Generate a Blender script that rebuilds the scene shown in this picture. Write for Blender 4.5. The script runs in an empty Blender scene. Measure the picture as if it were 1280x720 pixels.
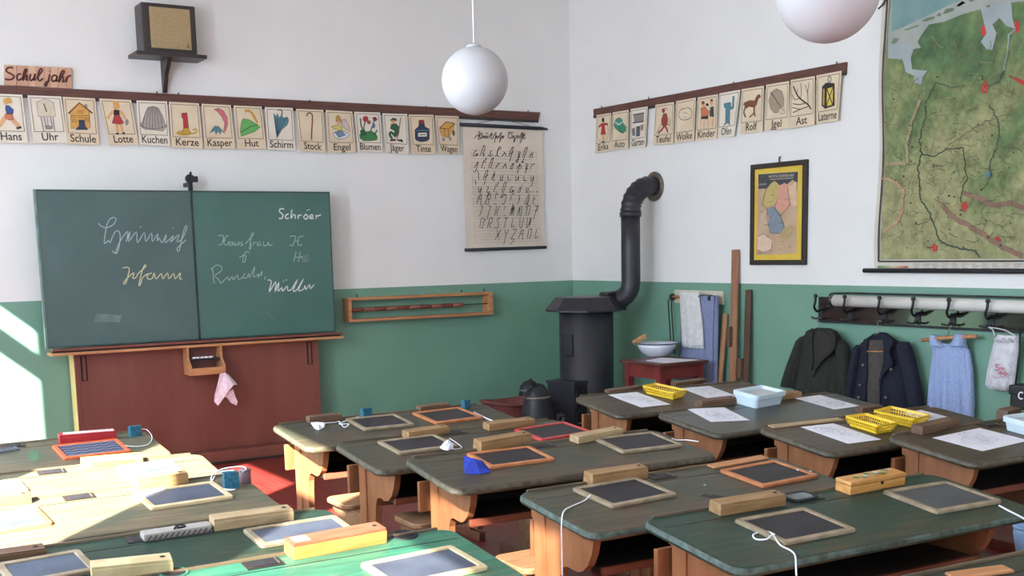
import bpy, bmesh, math, random
from mathutils import Matrix, Vector
random.seed(7)
SC = bpy.context.scene
COL = SC.collection
# ------------------------------------------------------------------ camera
FPX, CYP = 1455.0, 525.0
YAW, PITCH, ROLL = 0.5566, 0.1455, 0.02103
CAM = Vector((0, 0, 1.62))
_s, _c, _sp, _cp = math.sin(YAW), math.cos(YAW), math.sin(PITCH), math.cos(PITCH)
_F = Vector((_s*_cp, _c*_cp, -_sp)); _r = Vector((_c, -_s, 0)); _d = _F.cross(_r)
_a, _b = math.cos(ROLL), math.sin(ROLL)
_R = _a*_r + _b*_d; _D = -_b*_r + _a*_d
cd = bpy.data.cameras.new('camera'); cam = bpy.data.objects.new('camera', cd); COL.objects.link(cam)
cam.matrix_world = Matrix(((_R.x, -_D.x, -_F.x, CAM.x), (_R.y, -_D.y, -_F.y, CAM.y), (_R.z, -_D.z, -_F.z, CAM.z), (0, 0, 0, 1)))
cd.sensor_width = 36; cd.lens = FPX/1280*36; cd.shift_y = (CYP-360)/1280; cd.clip_start = .05
SC.camera = cam
# ------------------------------------------------------------------ light
SUN_T = math.radians(40)
SUN_DIR = Vector((math.cos(SUN_T), math.sin(SUN_T), -.86*math.cos(SUN_T))).normalized()
sl = bpy.data.lights.new('sun', 'SUN'); sl.energy = 54; sl.angle = math.radians(.6); sl.color = (1, .95, .87)
so = bpy.data.objects.new('sun', sl); COL.objects.link(so); so.location = (-6, -4, 8)
so.rotation_euler = SUN_DIR.to_track_quat('-Z', 'Y').to_euler()
W = bpy.data.worlds.new('World'); SC.world = W; W.use_nodes = True
W.node_tree.nodes['Background'].inputs[0].default_value = (.62, .78, 1, 1)
W.node_tree.nodes['Background'].inputs[1].default_value = 1.0
SC.view_settings.view_transform = 'Standard'; SC.view_settings.look = 'None'
SC.view_settings.gamma = 1; SC.view_settings.use_curve_mapping = False
SC.view_settings.exposure = 0.38
SC.cycles.use_denoising = True; SC.cycles.max_bounces = 8; SC.cycles.diffuse_bounces = 5
SC.cycles.sample_clamp_indirect = 4
# windows in the left wall: (near y, far y, top z); area lights stand for the sky, first two windows added for fill
XL, XR, YF, YB, ZC = -.6, 6.408, 9.15, -3.6, 4.0
WT = .12
WIN = [(-3.0, -1.9, 3.2), (-1.15, -.05, 3.2), (.80, 1.95, 3.2), (2.64, 3.90, 3.2), (4.62, 5.75, 3.2), (7.2, 8.5, 3.09)]
SKY_W = 58
SKY_K = (1, 1, 1, 1.3, 2.3, .75)      # lights weighted by hand, fifth strongest so the board casts its shadow
for (y0, y1, zt), kk in zip(WIN, SKY_K):
    al = bpy.data.lights.new('window_sky_fill', 'AREA'); al.shape = 'RECTANGLE'; al.size = y1-y0; al.size_y = 2.2
    al.energy = SKY_W*kk*(y1-y0); al.color = (.70, .84, 1)
    ao = bpy.data.objects.new('window_sky_fill', al); COL.objects.link(ao)
    ao.location = (XL-WT-.12, (y0+y1)/2, 2.1)
    ao.rotation_euler = Vector((1, 0, -.35)).to_track_quat('-Z', 'Y').to_euler()

FILL_BACKWIN = [(1.0, 2.4), (3.4, 4.8)]  # unseen back-wall windows, added with their lights to brighten the front wall
for x0, x1 in FILL_BACKWIN:
    al = bpy.data.lights.new('window_sky_fill', 'AREA'); al.shape = 'RECTANGLE'; al.size = x1-x0; al.size_y = 1.9
    al.energy = 40; al.color = (.70, .84, 1)
    ao = bpy.data.objects.new('window_sky_fill', al); COL.objects.link(ao); ao.location = ((x0+x1)/2, YB-WT-.15, 2.1)
    ao.rotation_euler = Vector((0, 1, 0)).to_track_quat('-Z', 'Y').to_euler()

# ------------------------------------------------------------------ helpers
def ray(x, y): return _R*((x-640)/FPX) + _D*((y-CYP)/FPX) + _F
def hitp(p, ax, val):
    d = ray(*p); t = (val-CAM[ax])/d[ax]; return CAM + d*t
def onF(p, off=0.0): return hitp(p, 1, YF-off)     # a point of the front wall (off metres in front of it)
def onR(p, off=0.0): return hitp(p, 0, XR-off)     # a point of the right wall
def lin(c):
    f = lambda v: v/12.92 if v <= .04045 else ((v+.055)/1.055)**2.4
    return tuple(f(v/255) for v in c)

def nodes(name):
    m = bpy.data.materials.new(name); m.use_nodes = True
    nt = m.node_tree; return m, nt, nt.nodes['Principled BSDF']
def mat(name, c1, c2=None, rough=.6, scale=8, stretch=(1, 1, 1), bump=0, metal=0, detail=4, lo=.35, hi=.65, spec=.5, coat=0):
    m, nt, b = nodes(name)
    b.inputs['Roughness'].default_value = rough; b.inputs['Metallic'].default_value = metal
    b.inputs['Specular IOR Level'].default_value = spec; b.inputs['Coat Weight'].default_value = coat
    c1 = lin(c1)+(1,)
    if c2 is None: c2 = tuple(min(1, v*.82) for v in c1[:3])+(1,)
    else: c2 = lin(c2)+(1,)
    tc = nt.nodes.new('ShaderNodeTexCoord'); mp = nt.nodes.new('ShaderNodeMapping'); mp.inputs['Scale'].default_value = stretch
    nz = nt.nodes.new('ShaderNodeTexNoise'); nz.inputs['Scale'].default_value = scale; nz.inputs['Detail'].default_value = detail
    rp = nt.nodes.new('ShaderNodeValToRGB'); rp.color_ramp.elements[0].position = lo; rp.color_ramp.elements[1].position = hi
    rp.color_ramp.elements[0].color = c1; rp.color_ramp.elements[1].color = c2
    L = nt.links.new
    L(tc.outputs['Object'], mp.inputs[0]); L(mp.outputs[0], nz.inputs['Vector']); L(nz.outputs['Fac'], rp.inputs[0]); L(rp.outputs[0], b.inputs['Base Color'])
    if bump:
        bp = nt.nodes.new('ShaderNodeBump'); bp.inputs['Strength'].default_value = bump; bp.inputs['Distance'].default_value = .004
        L(nz.outputs['Fac'], bp.inputs['Height']); L(bp.outputs[0], b.inputs['Normal'])
    return m
_flat = {}
def flat(c, rough=.7):
    k = (tuple(c), rough)
    if k not in _flat: _flat[k] = mat('pigment', c, tuple(int(v*.94) for v in c), rough, 30)
    return _flat[k]

class B:
    """collects shapes and links them as ONE mesh object"""
    def __init__(s): s.bm = bmesh.new(); s.mats = []; s.k = 0
    def mi(s, m):
        if m not in s.mats: s.mats.append(m)
        return s.mats.index(m)
    def face(s, vs, m):
        try: f = s.bm.faces.new(vs)
        except ValueError: return None
        f.material_index = s.mi(m); return f
    def box(s, lo, hi, m, bev=0, M=None):
        t = bmesh.new(); bmesh.ops.create_cube(t, size=1)
        lo, hi = Vector(lo), Vector(hi)
        for v in t.verts: v.co = Vector([(lo[i]+hi[i])/2+v.co[i]*(hi[i]-lo[i]) for i in range(3)])
        if bev: bmesh.ops.bevel(t, geom=t.edges[:], offset=bev, segments=2, affect='EDGES', profile=.7)
        return s.merge(t, m, M)
    def merge(s, t, m, M=None):
        mp = {}; i = s.mi(m)
        for v in t.verts: mp[v] = s.bm.verts.new(M @ v.co if M else v.co)
        for f in t.faces:
            try: g = s.bm.faces.new([mp[v] for v in f.verts]); g.material_index = i; g.smooth = f.smooth
            except ValueError: pass
        t.free(); return s
    def rings(s, rings, m, caps=True, close=True, smooth=False):
        R = [[s.bm.verts.new(p) for p in r] for r in rings]; n = len(R[0]); i = s.mi(m)
        for a, b in zip(R, R[1:]):
            for k in range(n if close else n-1):
                try:
                    f = s.bm.faces.new((a[k], a[(k+1) % n], b[(k+1) % n], b[k])); f.material_index = i; f.smooth = smooth
                except ValueError: pass
        if caps:
            for r, rev in ((R[0], True), (R[-1], False)):
                f = s.face(r[::-1] if rev else r, m)
        return s
    def prism(s, pts, ext, m):
        """polygon of 3-D points extruded by the vector ext"""
        ext = Vector(ext); return s.rings([[Vector(p) for p in pts], [Vector(p)+ext for p in pts]], m)
    def tube(s, pts, r, m, n=8, caps=True):
        pts = [Vector(p) for p in pts]; rs = r if isinstance(r, (list, tuple)) else [r]*len(pts)
        rings = []; up = None
        for i, p in enumerate(pts):
            t = (pts[min(i+1, len(pts)-1)]-pts[max(i-1, 0)]).normalized()
            if up is None: up = t.orthogonal().normalized()
            up = (up-t*up.dot(t)); up = up.normalized() if up.length > 1e-6 else t.orthogonal().normalized()
            w = t.cross(up)
            rings.append([p+(up*math.cos(2*math.pi*k/n)+w*math.sin(2*math.pi*k/n))*rs[i] for k in range(n)])
        return s.rings(rings, m, caps, True, n >= 6)
    def lathe(s, prof, m, c=(0, 0, 0), n=24, M=None, smooth=True, caps=True):
        rings = []
        for r, z in prof:
            ring = [Vector((c[0]+max(r, 1e-4)*math.cos(2*math.pi*k/n), c[1]+max(r, 1e-4)*math.sin(2*math.pi*k/n), c[2]+z)) for k in range(n)]
            rings.append([M @ p for p in ring] if M else ring)
        return s.rings(rings, m, caps, True, smooth)
    def poly(s, pts, m, lift=None):
        """flat painted shape: raised by its own thin layer along lift"""
        s.k += 1
        o = lift*(.0004*s.k+.0006) if lift is not None else Vector()
        return s.face([s.bm.verts.new(Vector(p)+o) for p in pts], m)
    def stroke(s, pts, w, m, lift):
        """ink line of width w along a polyline lying in the plane whose normal is lift"""
        s.k += 1; o = lift*(.0004*s.k+.0006); pts = [Vector(p)+o for p in pts]; prev = None; i = s.mi(m)
        for q in range(len(pts)):
            t = pts[min(q+1, len(pts)-1)]-pts[max(q-1, 0)]
            if t.length < 1e-7: continue
            nn = lift.cross(t.normalized()).normalized()*w/2
            cur = (s.bm.verts.new(pts[q]+nn), s.bm.verts.new(pts[q]-nn))
            if prev: f = s.bm.faces.new((prev[0], prev[1], cur[1], cur[0])); f.material_index = i
            prev = cur
        return s
    def build(s, name, parent=None, smooth=False, world=False, origin=None):
        me = bpy.data.meshes.new(name)
        if world and parent is not None: s.bm.transform(parent.matrix_basis.inverted())
        if origin is not None: s.bm.transform(Matrix.Translation(-Vector(origin)))
        bmesh.ops.recalc_face_normals(s.bm, faces=[f for f in s.bm.faces])
        if smooth:
            for f in s.bm.faces: f.smooth = True
        s.bm.to_mesh(me); s.bm.free()
        for m in s.mats: me.materials.append(m)
        o = bpy.data.objects.new(name, me); COL.objects.link(o)
        if parent is not None: o.parent = parent
        if origin is not None: o.location = origin
        return o
def tag(o, label, cat, group=None):
    o['label'] = label; o['category'] = cat
    if group: o['group'] = group
    return o
def thing(name, label, cat, loc=(0, 0, 0), group=None, M=None):
    o = bpy.data.objects.new(name, None); COL.objects.link(o); o.empty_display_size = .05
    o.matrix_basis = M if M is not None else Matrix.Translation(Vector(loc))
    return tag(o, label, cat, group)
def struct(b, name, parent=None):
    o = b.build(name, parent); 
    if parent is None: o['kind'] = 'structure'
    return o
def smoothline(P, n=4):
    """Catmull-Rom through 2-D or 3-D points"""
    P = [Vector(p) for p in P]
    if len(P) < 3: return P
    out = []
    for i in range(len(P)-1):
        a, b, c, d = P[max(i-1, 0)], P[i], P[i+1], P[min(i+2, len(P)-1)]
        for k in range(n):
            t = k/n
            out.append(.5*((2*b)+(c-a)*t+(2*a-5*b+4*c-d)*t*t+(3*b-a-3*c+d)*t**3))
    out.append(P[-1]); return out
def text_faces(txt, shear=0, bold=0.0):
    """outline of a line of lettering: vertices (x, y) with cap height 1, and faces"""
    cu = bpy.data.curves.new('lettering', 'FONT'); cu.body = txt; cu.shear = shear; cu.resolution_u = 3; cu.offset = bold
    o = bpy.data.objects.new('lettering', cu); COL.objects.link(o)
    bpy.context.view_layer.update()
    me = bpy.data.meshes.new_from_object(o.evaluated_get(bpy.context.evaluated_depsgraph_get()))
    V = [(v.co.x/.7, v.co.y/.7) for v in me.vertices]; Fs = [tuple(p.vertices) for p in me.polygons]
    bpy.data.objects.remove(o); bpy.data.curves.remove(cu); bpy.data.meshes.remove(me)
    return V, Fs
def lettering(b, txt, fn, m, lift, shear=0, bold=0.0):
    """fn maps (x, y, total width) to a 3-D point"""
    V, Fs = text_faces(txt, shear, bold)
    w = max(v[0] for v in V); b.k += 1; o = lift*(.0004*b.k+.0006)
    vs = [b.bm.verts.new(Vector(fn(x, y, w))+o) for x, y in V]
    for f in Fs: b.face([vs[i] for i in f], m)

# ------------------------------------------------------------------ materials
def wall_mat(name):
    m, nt, b = nodes(name); b.inputs['Roughness'].default_value = .75
    tc = nt.nodes.new('ShaderNodeTexCoord'); sx = nt.nodes.new('ShaderNodeSeparateXYZ'); mth = nt.nodes.new('ShaderNodeMath'); mth.operation = 'GREATER_THAN'
    mth.inputs[1].default_value = 1.318
    nz = nt.nodes.new('ShaderNodeTexNoise'); nz.inputs['Scale'].default_value = 3; nz.inputs['Detail'].default_value = 6
    L = nt.links.new
    def ramp(a, c):
        r = nt.nodes.new('ShaderNodeValToRGB'); r.color_ramp.elements[0].position = .3; r.color_ramp.elements[1].position = .7
        r.color_ramp.elements[0].color = lin(a)+(1,); r.color_ramp.elements[1].color = lin(c)+(1,); L(nz.outputs['Fac'], r.inputs[0]); return r
    g, w = ramp((117, 158, 137), (111, 151, 131)), ramp((233, 231, 226), (229, 227, 222))
    mx = nt.nodes.new('ShaderNodeMix'); mx.data_type = 'RGBA'
    rr = nt.nodes.new('ShaderNodeMix'); rr.inputs[2].default_value = .42; rr.inputs[3].default_value = .85
    L(tc.outputs['Object'], sx.inputs[0]); L(tc.outputs['Object'], nz.inputs['Vector']); L(sx.outputs['Z'], mth.inputs[0]); L(mth.outputs[0], mx.inputs[0]); L(mth.outputs[0], rr.inputs[0])
    L(g.outputs[0], mx.inputs[6]); L(w.outputs[0], mx.inputs[7]); L(mx.outputs[2], b.inputs['Base Color']); L(rr.outputs[0], b.inputs['Roughness'])
    bp = nt.nodes.new('ShaderNodeBump'); bp.inputs['Strength'].default_value = .08; bp.inputs['Distance'].default_value = .01
    L(nz.outputs['Fac'], bp.inputs['Height']); L(bp.outputs[0], b.inputs['Normal'])
    return m
M_WALL = wall_mat('painted plaster')
M_CEIL = mat('ceiling paint', (232, 228, 222), (226, 222, 216), .9, 3)
def floor_mat():
    m, nt, b = nodes('red floor boards'); b.inputs['Roughness'].default_value = .38
    tc = nt.nodes.new('ShaderNodeTexCoord'); sx = nt.nodes.new('ShaderNodeSeparateXYZ'); L = nt.links.new
    mu = nt.nodes.new('ShaderNodeMath'); mu.operation = 'MULTIPLY'; mu.inputs[1].default_value = 6.5
    fr = nt.nodes.new('ShaderNodeMath'); fr.operation = 'FRACT'
    gt = nt.nodes.new('ShaderNodeMath'); gt.operation = 'LESS_THAN'; gt.inputs[1].default_value = .035
    mp = nt.nodes.new('ShaderNodeMapping'); mp.inputs['Scale'].default_value = (9, .8, 1)
    nz = nt.nodes.new('ShaderNodeTexNoise'); nz.inputs['Scale'].default_value = 4; nz.inputs['Detail'].default_value = 5
    rp = nt.nodes.new('ShaderNodeValToRGB'); rp.color_ramp.elements[0].position = .3; rp.color_ramp.elements[1].position = .75
    rp.color_ramp.elements[0].color = lin((108, 32, 28))+(1,); rp.color_ramp.elements[1].color = lin((130, 48, 40))+(1,)
    mx = nt.nodes.new('ShaderNodeMix'); mx.data_type = 'RGBA'; mx.inputs[7].default_value = lin((58, 18, 16))+(1,)
    L(tc.outputs['Object'], sx.inputs[0]); L(sx.outputs['X'], mu.inputs[0]); L(mu.outputs[0], fr.inputs[0]); L(fr.outputs[0], gt.inputs[0])
    L(tc.outputs['Object'], mp.inputs[0]); L(mp.outputs[0], nz.inputs['Vector']); L(nz.outputs['Fac'], rp.inputs[0])
    L(rp.outputs[0], mx.inputs[6]); L(gt.outputs[0], mx.inputs[0]); L(mx.outputs[2], b.inputs['Base Color'])
    return m
def top_mat(name, green, brown, amount, hi=None, rough=.42):
    """worn painted desk top: green paint rubbed down to brown wood towards the pupil's edge"""
    m, nt, b = nodes(name); b.inputs['Roughness'].default_value = rough; b.inputs['Specular IOR Level'].default_value = .35; L = nt.links.new
    tc = nt.nodes.new('ShaderNodeTexCoord'); mp = nt.nodes.new('ShaderNodeMapping'); mp.inputs['Scale'].default_value = (3, 26, 8)
    nz = nt.nodes.new('ShaderNodeTexNoise'); nz.inputs['Scale'].default_value = 2.2; nz.inputs['Detail'].default_value = 7
    n2 = nt.nodes.new('ShaderNodeTexNoise'); n2.inputs['Scale'].default_value = 3.5; n2.inputs['Detail'].default_value = 3
    n3 = nt.nodes.new('ShaderNodeTexNoise'); n3.inputs['Scale'].default_value = 1.4; n3.inputs['Detail'].default_value = 9; n3.inputs['Roughness'].default_value = .7
    L(mp.outputs[0], n3.inputs['Vector'])
    sx = nt.nodes.new('ShaderNodeSeparateXYZ')
    def mth(op, a, c):
        q = nt.nodes.new('ShaderNodeMath'); q.operation = op
        for i, v in enumerate((a, c)):
            if isinstance(v, (int, float)): q.inputs[i].default_value = v
            else: L(v, q.inputs[i])
        return q.outputs[0]
    rp = nt.nodes.new('ShaderNodeValToRGB'); E = rp.color_ramp.elements
    E[0].position = .42+amount; E[1].position = .58+amount; E[0].color = lin(green)+(1,); E[1].color = lin(brown)+(1,)
    r2 = nt.nodes.new('ShaderNodeValToRGB'); r2.color_ramp.elements[0].position = .3; r2.color_ramp.elements[1].position = .72
    r2.color_ramp.elements[0].color = (.5, .52, .52, 1); r2.color_ramp.elements[1].color = (1.5, 1.42, 1.28, 1)
    mx = nt.nodes.new('ShaderNodeMix'); mx.data_type = 'RGBA'; mx.blend_type = 'MULTIPLY'; mx.inputs[0].default_value = 1
    L(tc.outputs['Object'], sx.inputs[0]); L(tc.outputs['Object'], mp.inputs[0]); L(mp.outputs[0], nz.inputs['Vector']); L(tc.outputs['Object'], n2.inputs['Vector'])
    v = mth('ADD', mth('MULTIPLY', sx.outputs['Y'], -.5), mth('ADD', mth('MULTIPLY', n2.outputs['Fac'], .6), nz.outputs['Fac']))
    L(mth('SUBTRACT', v, .425), rp.inputs[0])
    L(n3.outputs['Fac'], r2.inputs[0]); L(rp.outputs[0], mx.inputs[6]); L(r2.outputs[0], mx.inputs[7]); L(mx.outputs[2], b.inputs['Base Color'])
    bp = nt.nodes.new('ShaderNodeBump'); bp.inputs['Strength'].default_value = .25; bp.inputs['Distance'].default_value = .002
    L(nz.outputs['Fac'], bp.inputs['Height']); L(bp.outputs[0], b.inputs['Normal'])
    return m
GREEN_D, GREEN_M, GREEN_B = (34, 58, 49), (56, 62, 51), (54, 112, 92)
BROWN_T, BROWN_L = (78, 66, 51), (108, 96, 76)
T_MIX = top_mat('desk top worn green brown', GREEN_M, BROWN_T, .0)
T_BROWN = top_mat('desk top brown', (58, 66, 55), BROWN_T, -.02)
T_GREEN = top_mat('desk top dark green', GREEN_D, (66, 64, 49), .08)
T_BRIGHT = top_mat('desk top bright green', GREEN_B, (104, 108, 84), .10)
T_DARK = top_mat('desk top dark', (54, 58, 53), (62, 55, 45), .04, rough=.3)
T_OLIVE = top_mat('desk top umber', (78, 66, 52), (66, 54, 42), .0)
T_LEFT = top_mat('desk top grey brown', (90, 92, 76), BROWN_L, .0)
STRIPW = mat('edge strip wood', (104, 88, 66), (76, 62, 46), .5, 6, (1, 9, 9))
EDGE = mat('worn pale desk edge', (88, 82, 66), (56, 50, 40), .5, 9, (3, 3, 3), detail=6)
EDGE_G = mat('worn teal desk edge', (76, 96, 90), (52, 58, 48), .5, 9, (3, 3, 3), detail=6)
WOOD_O = mat('orange brown desk wood', (146, 95, 60), (126, 79, 48), .45, 4, (5, 5, 1.2), .1)
WOOD_R = mat('red brown rail wood', (128, 68, 48), (104, 52, 38), .5, 5, (1, 8, 8))
WOOD_SEAT = mat('bench wood', (150, 112, 80), (124, 90, 62), .45, 5, (1, 10, 8))
WOOD_DK = mat('dark stained wood', (52, 42, 36), (34, 28, 25), .45, 6, (1, 8, 8))
WOOD_RAIL = mat('brown rail wood', (104, 66, 54), (84, 50, 42), .55, 5, (1, 1, 12))
WOOD_CAB = mat('reddish cabinet wood', (124, 72, 60), (114, 62, 51), .38, 2, (3, 3, .6))
WOOD_BOX = mat('pencil box wood', (158, 124, 84), (132, 98, 62), .5, 4, (2, 14, 14))
WOOD_BOXP = mat('pale pencil box wood', (184, 160, 122), (160, 134, 98), .5, 4, (2, 14, 14))
WOOD_BOXD = mat('dark pencil box wood', (110, 82, 60), (84, 60, 44), .5, 4, (2, 14, 14))
WOOD_HONEY = mat('honey wood', (206, 152, 84), (186, 126, 62), .45, 4, (2, 14, 14))
WOOD_RACK = mat('tan wood', (196, 142, 96), (172, 116, 74), .5, 4, (1, 10, 10))
FR_GREY = mat('weathered slate frame', (156, 140, 114), (126, 110, 86), .6, 14)
FR_ORANGE = mat('orange slate frame', (188, 124, 78), (162, 98, 58), .5, 14)
FR_RED = mat('red slate frame', (190, 70, 66), (160, 52, 50), .5, 14)
FR_PALE = mat('pale slate frame', (214, 192, 150), (188, 164, 122), .55, 14)
SLATE = mat('slate', (48, 46, 50), (39, 38, 42), .5, 5, spec=.25)
SLATE_B = mat('bluish slate', (78, 86, 100), (64, 70, 84), .55, 7)
IRON = mat('black iron', (42, 42, 46), (30, 30, 34), .5, 20, spec=.4)
IRON_S = mat('stove iron', (44, 44, 50), (34, 34, 40), .42, 6)
IRON_DK = mat('dark hollow', (16, 15, 15), (10, 10, 10), .8)
METAL = mat('dull metal', (140, 136, 128), (110, 106, 100), .4, 20, metal=.7)
PAPER = mat('white paper', (232, 232, 238), (224, 224, 232), .8, 20)
CARD = mat('cream card', (226, 208, 178), (216, 196, 166), .8, 5)
CARDL = mat('pale card', (230, 220, 202), (222, 211, 192), .8, 5)
INK = flat((44, 36, 32))
TUB = mat('pale blue plastic', (206, 222, 230), (200, 216, 226), .35, 6)
YEL = mat('yellow plastic', (232, 196, 48), (222, 182, 36), .4, 6)
SPONGE = mat('blue sponge', (44, 104, 124), (28, 76, 96), .95, 60, bump=.8)
STRING = mat('white string', (236, 236, 236), (220, 220, 224), .8, 40)
CLOTH_W = mat('white cloth', (230, 232, 238), (214, 218, 226), .9, 20)
CLOTH_B = mat('royal blue cloth', (40, 62, 168), (30, 46, 136), .9, 20)
CHALK = flat((214, 222, 218), .95)
CHALKY = flat((206, 206, 164), .95)
CHALKF = flat((158, 182, 174), .95)
CHALKG = flat((168, 190, 190), .95)

# ------------------------------------------------------------------ room
b = B(); b.box((XL-.2, YB-.2, -.1), (XR+.2, YF+.2, 0), floor_mat()); struct(b, 'floor')
b = B(); b.box((XL-.2, YB-.2, ZC), (XR+.2, YF+.2, ZC+.1), M_CEIL); struct(b, 'ceiling')
b = B(); b.box((XL-WT, YF, 0), (XR+.2, YF+.2, ZC), M_WALL); struct(b, 'wall_front')
b = B(); b.box((XR, YB, 0), (XR+.2, YF, ZC), M_WALL); struct(b, 'wall_right')
b = B(); x = XL-WT
for x0, x1 in FILL_BACKWIN:
    b.box((x, YB-WT, 0), (x0, YB, ZC), M_WALL); b.box((x0, YB-WT, 0), (x1, YB, 1.1), M_WALL); b.box((x0, YB-WT, 3.1), (x1, YB, ZC), M_WALL); x = x1
b.box((x, YB-WT, 0), (XR+.2, YB, ZC), M_WALL); struct(b, 'wall_back')
b = B(); y = YB; ZS = 1.0
for y0, y1, zt in WIN:
    b.box((XL-WT, y, 0), (XL, y0, ZC), M_WALL); b.box((XL-WT, y0, 0), (XL, y1, ZS), M_WALL); b.box((XL-WT, y0, zt), (XL, y1, ZC), M_WALL); y = y1
b.box((XL-WT, y, 0), (XL, YF, ZC), M_WALL); struct(b, 'wall_left')
M_WFR = mat('window paint', (226, 224, 218), (216, 214, 208), .5, 8)
gm, nt, pb = nodes('window glass'); nt.nodes.remove(pb)
tr = nt.nodes.new('ShaderNodeBsdfTransparent'); gl = nt.nodes.new('ShaderNodeBsdfGlossy'); gl.inputs['Roughness'].default_value = .02
mx = nt.nodes.new('ShaderNodeMixShader'); mx.inputs[0].default_value = .06
nt.links.new(tr.outputs[0], mx.inputs[1]); nt.links.new(gl.outputs[0], mx.inputs[2]); nt.links.new(mx.outputs[0], nt.nodes['Material Output'].inputs[0])
for i, (y0, y1, zt) in enumerate(WIN):
    x0, x1 = XL-WT, XL-WT+.05
    b = B()
    for lo, hi in (((x0, y0, ZS), (x1, y0+.03, zt)), ((x0, y1-.03, ZS), (x1, y1, zt)), ((x0, y0+.03, ZS), (x1, y1-.03, ZS+.05)), ((x0, y0+.03, zt-.03), (x1, y1-.03, zt)), ((x0, y0+.03, 2.70), (x1, y1-.03, 2.86))):
        b.box(lo, hi, M_WFR)
    o = struct(b, 'window_%d' % (i+1))
    b = B(); b.box((x0+.02, y0+.03, ZS+.05), (x0+.024, y1-.03, 2.70), gm); b.box((x0+.02, y0+.03, 2.86), (x0+.024, y1-.03, zt-.03), gm); b.build('pane', o)
    b = B(); b.box((x1, y0-.04, ZS-.03), (XL+.12, y1+.04, ZS), M_WFR, .005); b.build('window_sill', o)
    if i == 3:
        b = B(); b.rings([[(XL-.02+.010*math.sin(q*1.3), y0-.02+q*.275/24, z) for q in range(25)] for z in (ZS+.02, 2.70)], mat('sun block cloth', (186, 176, 158), None, .9, 20), False, False); b.build('sun_block_strip', o)  # opaque strip added out of view to trim the sun on the left desks
    if i == 2:  # unseen net added here to weaken the sun on the nearest left desk
        cm, nt, pb = nodes('sun dimming net'); pb.inputs['Base Color'].default_value = (.8, .8, .78, 1); pb.inputs['Roughness'].default_value = .9
        tr = nt.nodes.new('ShaderNodeBsdfTransparent'); mx = nt.nodes.new('ShaderNodeMixShader'); mx.inputs[0].default_value = .66
        nt.links.new(tr.outputs[0], mx.inputs[1]); nt.links.new(pb.outputs[0], mx.inputs[2]); nt.links.new(mx.outputs[0], nt.nodes['Material Output'].inputs[0])
        b = B(); b.rings([[(x1+.02+.012*math.sin(q*1.1), y0+.03+q*(y1-y0-.06)/60, z) for q in range(61)] for z in (ZS+.02, zt-.03)], cm, False, False); b.build('sun_dim_net', o)
for i, (x0, x1) in enumerate(FILL_BACKWIN):
    b = B(); ya, yb = YB-WT, YB-WT+.05
    for lo, hi in (((x0, ya, 1.1), (x0+.05, yb, 3.1)), ((x1-.05, ya, 1.1), (x1, yb, 3.1)), ((x0+.05, ya, 1.1), (x1-.05, yb, 1.15)), ((x0+.05, ya, 3.05), (x1-.05, yb, 3.1)), (((x0+x1)/2-.03, ya, 1.15), ((x0+x1)/2+.03, yb, 3.05))): b.box(lo, hi, M_WFR)
    o = struct(b, 'window_%d' % (len(WIN)+1+i))  # frame of an added fill window
    b = B(); b.box((x0+.05, ya+.02, 1.15), (x1-.05, ya+.024, 3.05), gm); b.build('pane', o)
b = B(); b.box((XL, YF-.02, 0), (XR, YF, .09), mat('baseboard wood', (92, 46, 38), (70, 34, 28), .5)); struct(b, 'baseboard_front')
b = B(); b.box((XR-.02, YB, 0), (XR, YF-.02, .09), mat('baseboard wood', (92, 46, 38), (70, 34, 28), .5)); struct(b, 'baseboard_right')

# ------------------------------------------------------------------ desks
DEPTH, SLOPE, ZT = .49, .12, .75
class Desk:
    def __init__(s, x, y, rot, L):
        s.o = Vector((x, y, 0)); s.r = math.radians(rot); s.L = L
        s.u = Vector((math.cos(s.r), math.sin(s.r), 0)); ty = math.atan(SLOPE)
        s.v = Vector((-math.sin(s.r)*math.cos(ty), math.cos(s.r)*math.cos(ty), math.sin(ty))); s.n = s.u.cross(s.v)
        s.p = s.o+Vector((0, 0, ZT))
    def hit(s, p, h=0.0):
        d = ray(*p); t = ((s.p+s.n*h-CAM) @ s.n)/(d @ s.n) if False else (s.p+s.n*h-CAM).dot(s.n)/d.dot(s.n); return CAM+d*t
    def frame(s, a, b, h=0.0):
        """frame on the top with origin a and x axis a->b (photo points on the top)"""
        A, Bp = s.hit(a, h), s.hit(b, h); u = (Bp-A); ln = u.length; u = u/ln; v = s.n.cross(u)
        return Matrix(((u.x, v.x, s.n.x, A.x), (u.y, v.y, s.n.y, A.y), (u.z, v.z, s.n.z, A.z), (0, 0, 0, 1))), ln
def zt(y): return ZT+SLOPE*y
def rrect(x0, x1, y0, y1, r, n=5):
    P = []
    for cx, cy, a in ((x1-r, y1-r, 0), (x0+r, y1-r, 90), (x0+r, y0+r, 180), (x1-r, y0+r, 270)):
        for k in range(n+1):
            t = math.radians(a+90*k/n); P.append((cx+r*math.cos(t), cy+r*math.sin(t)))
    return P
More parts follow.
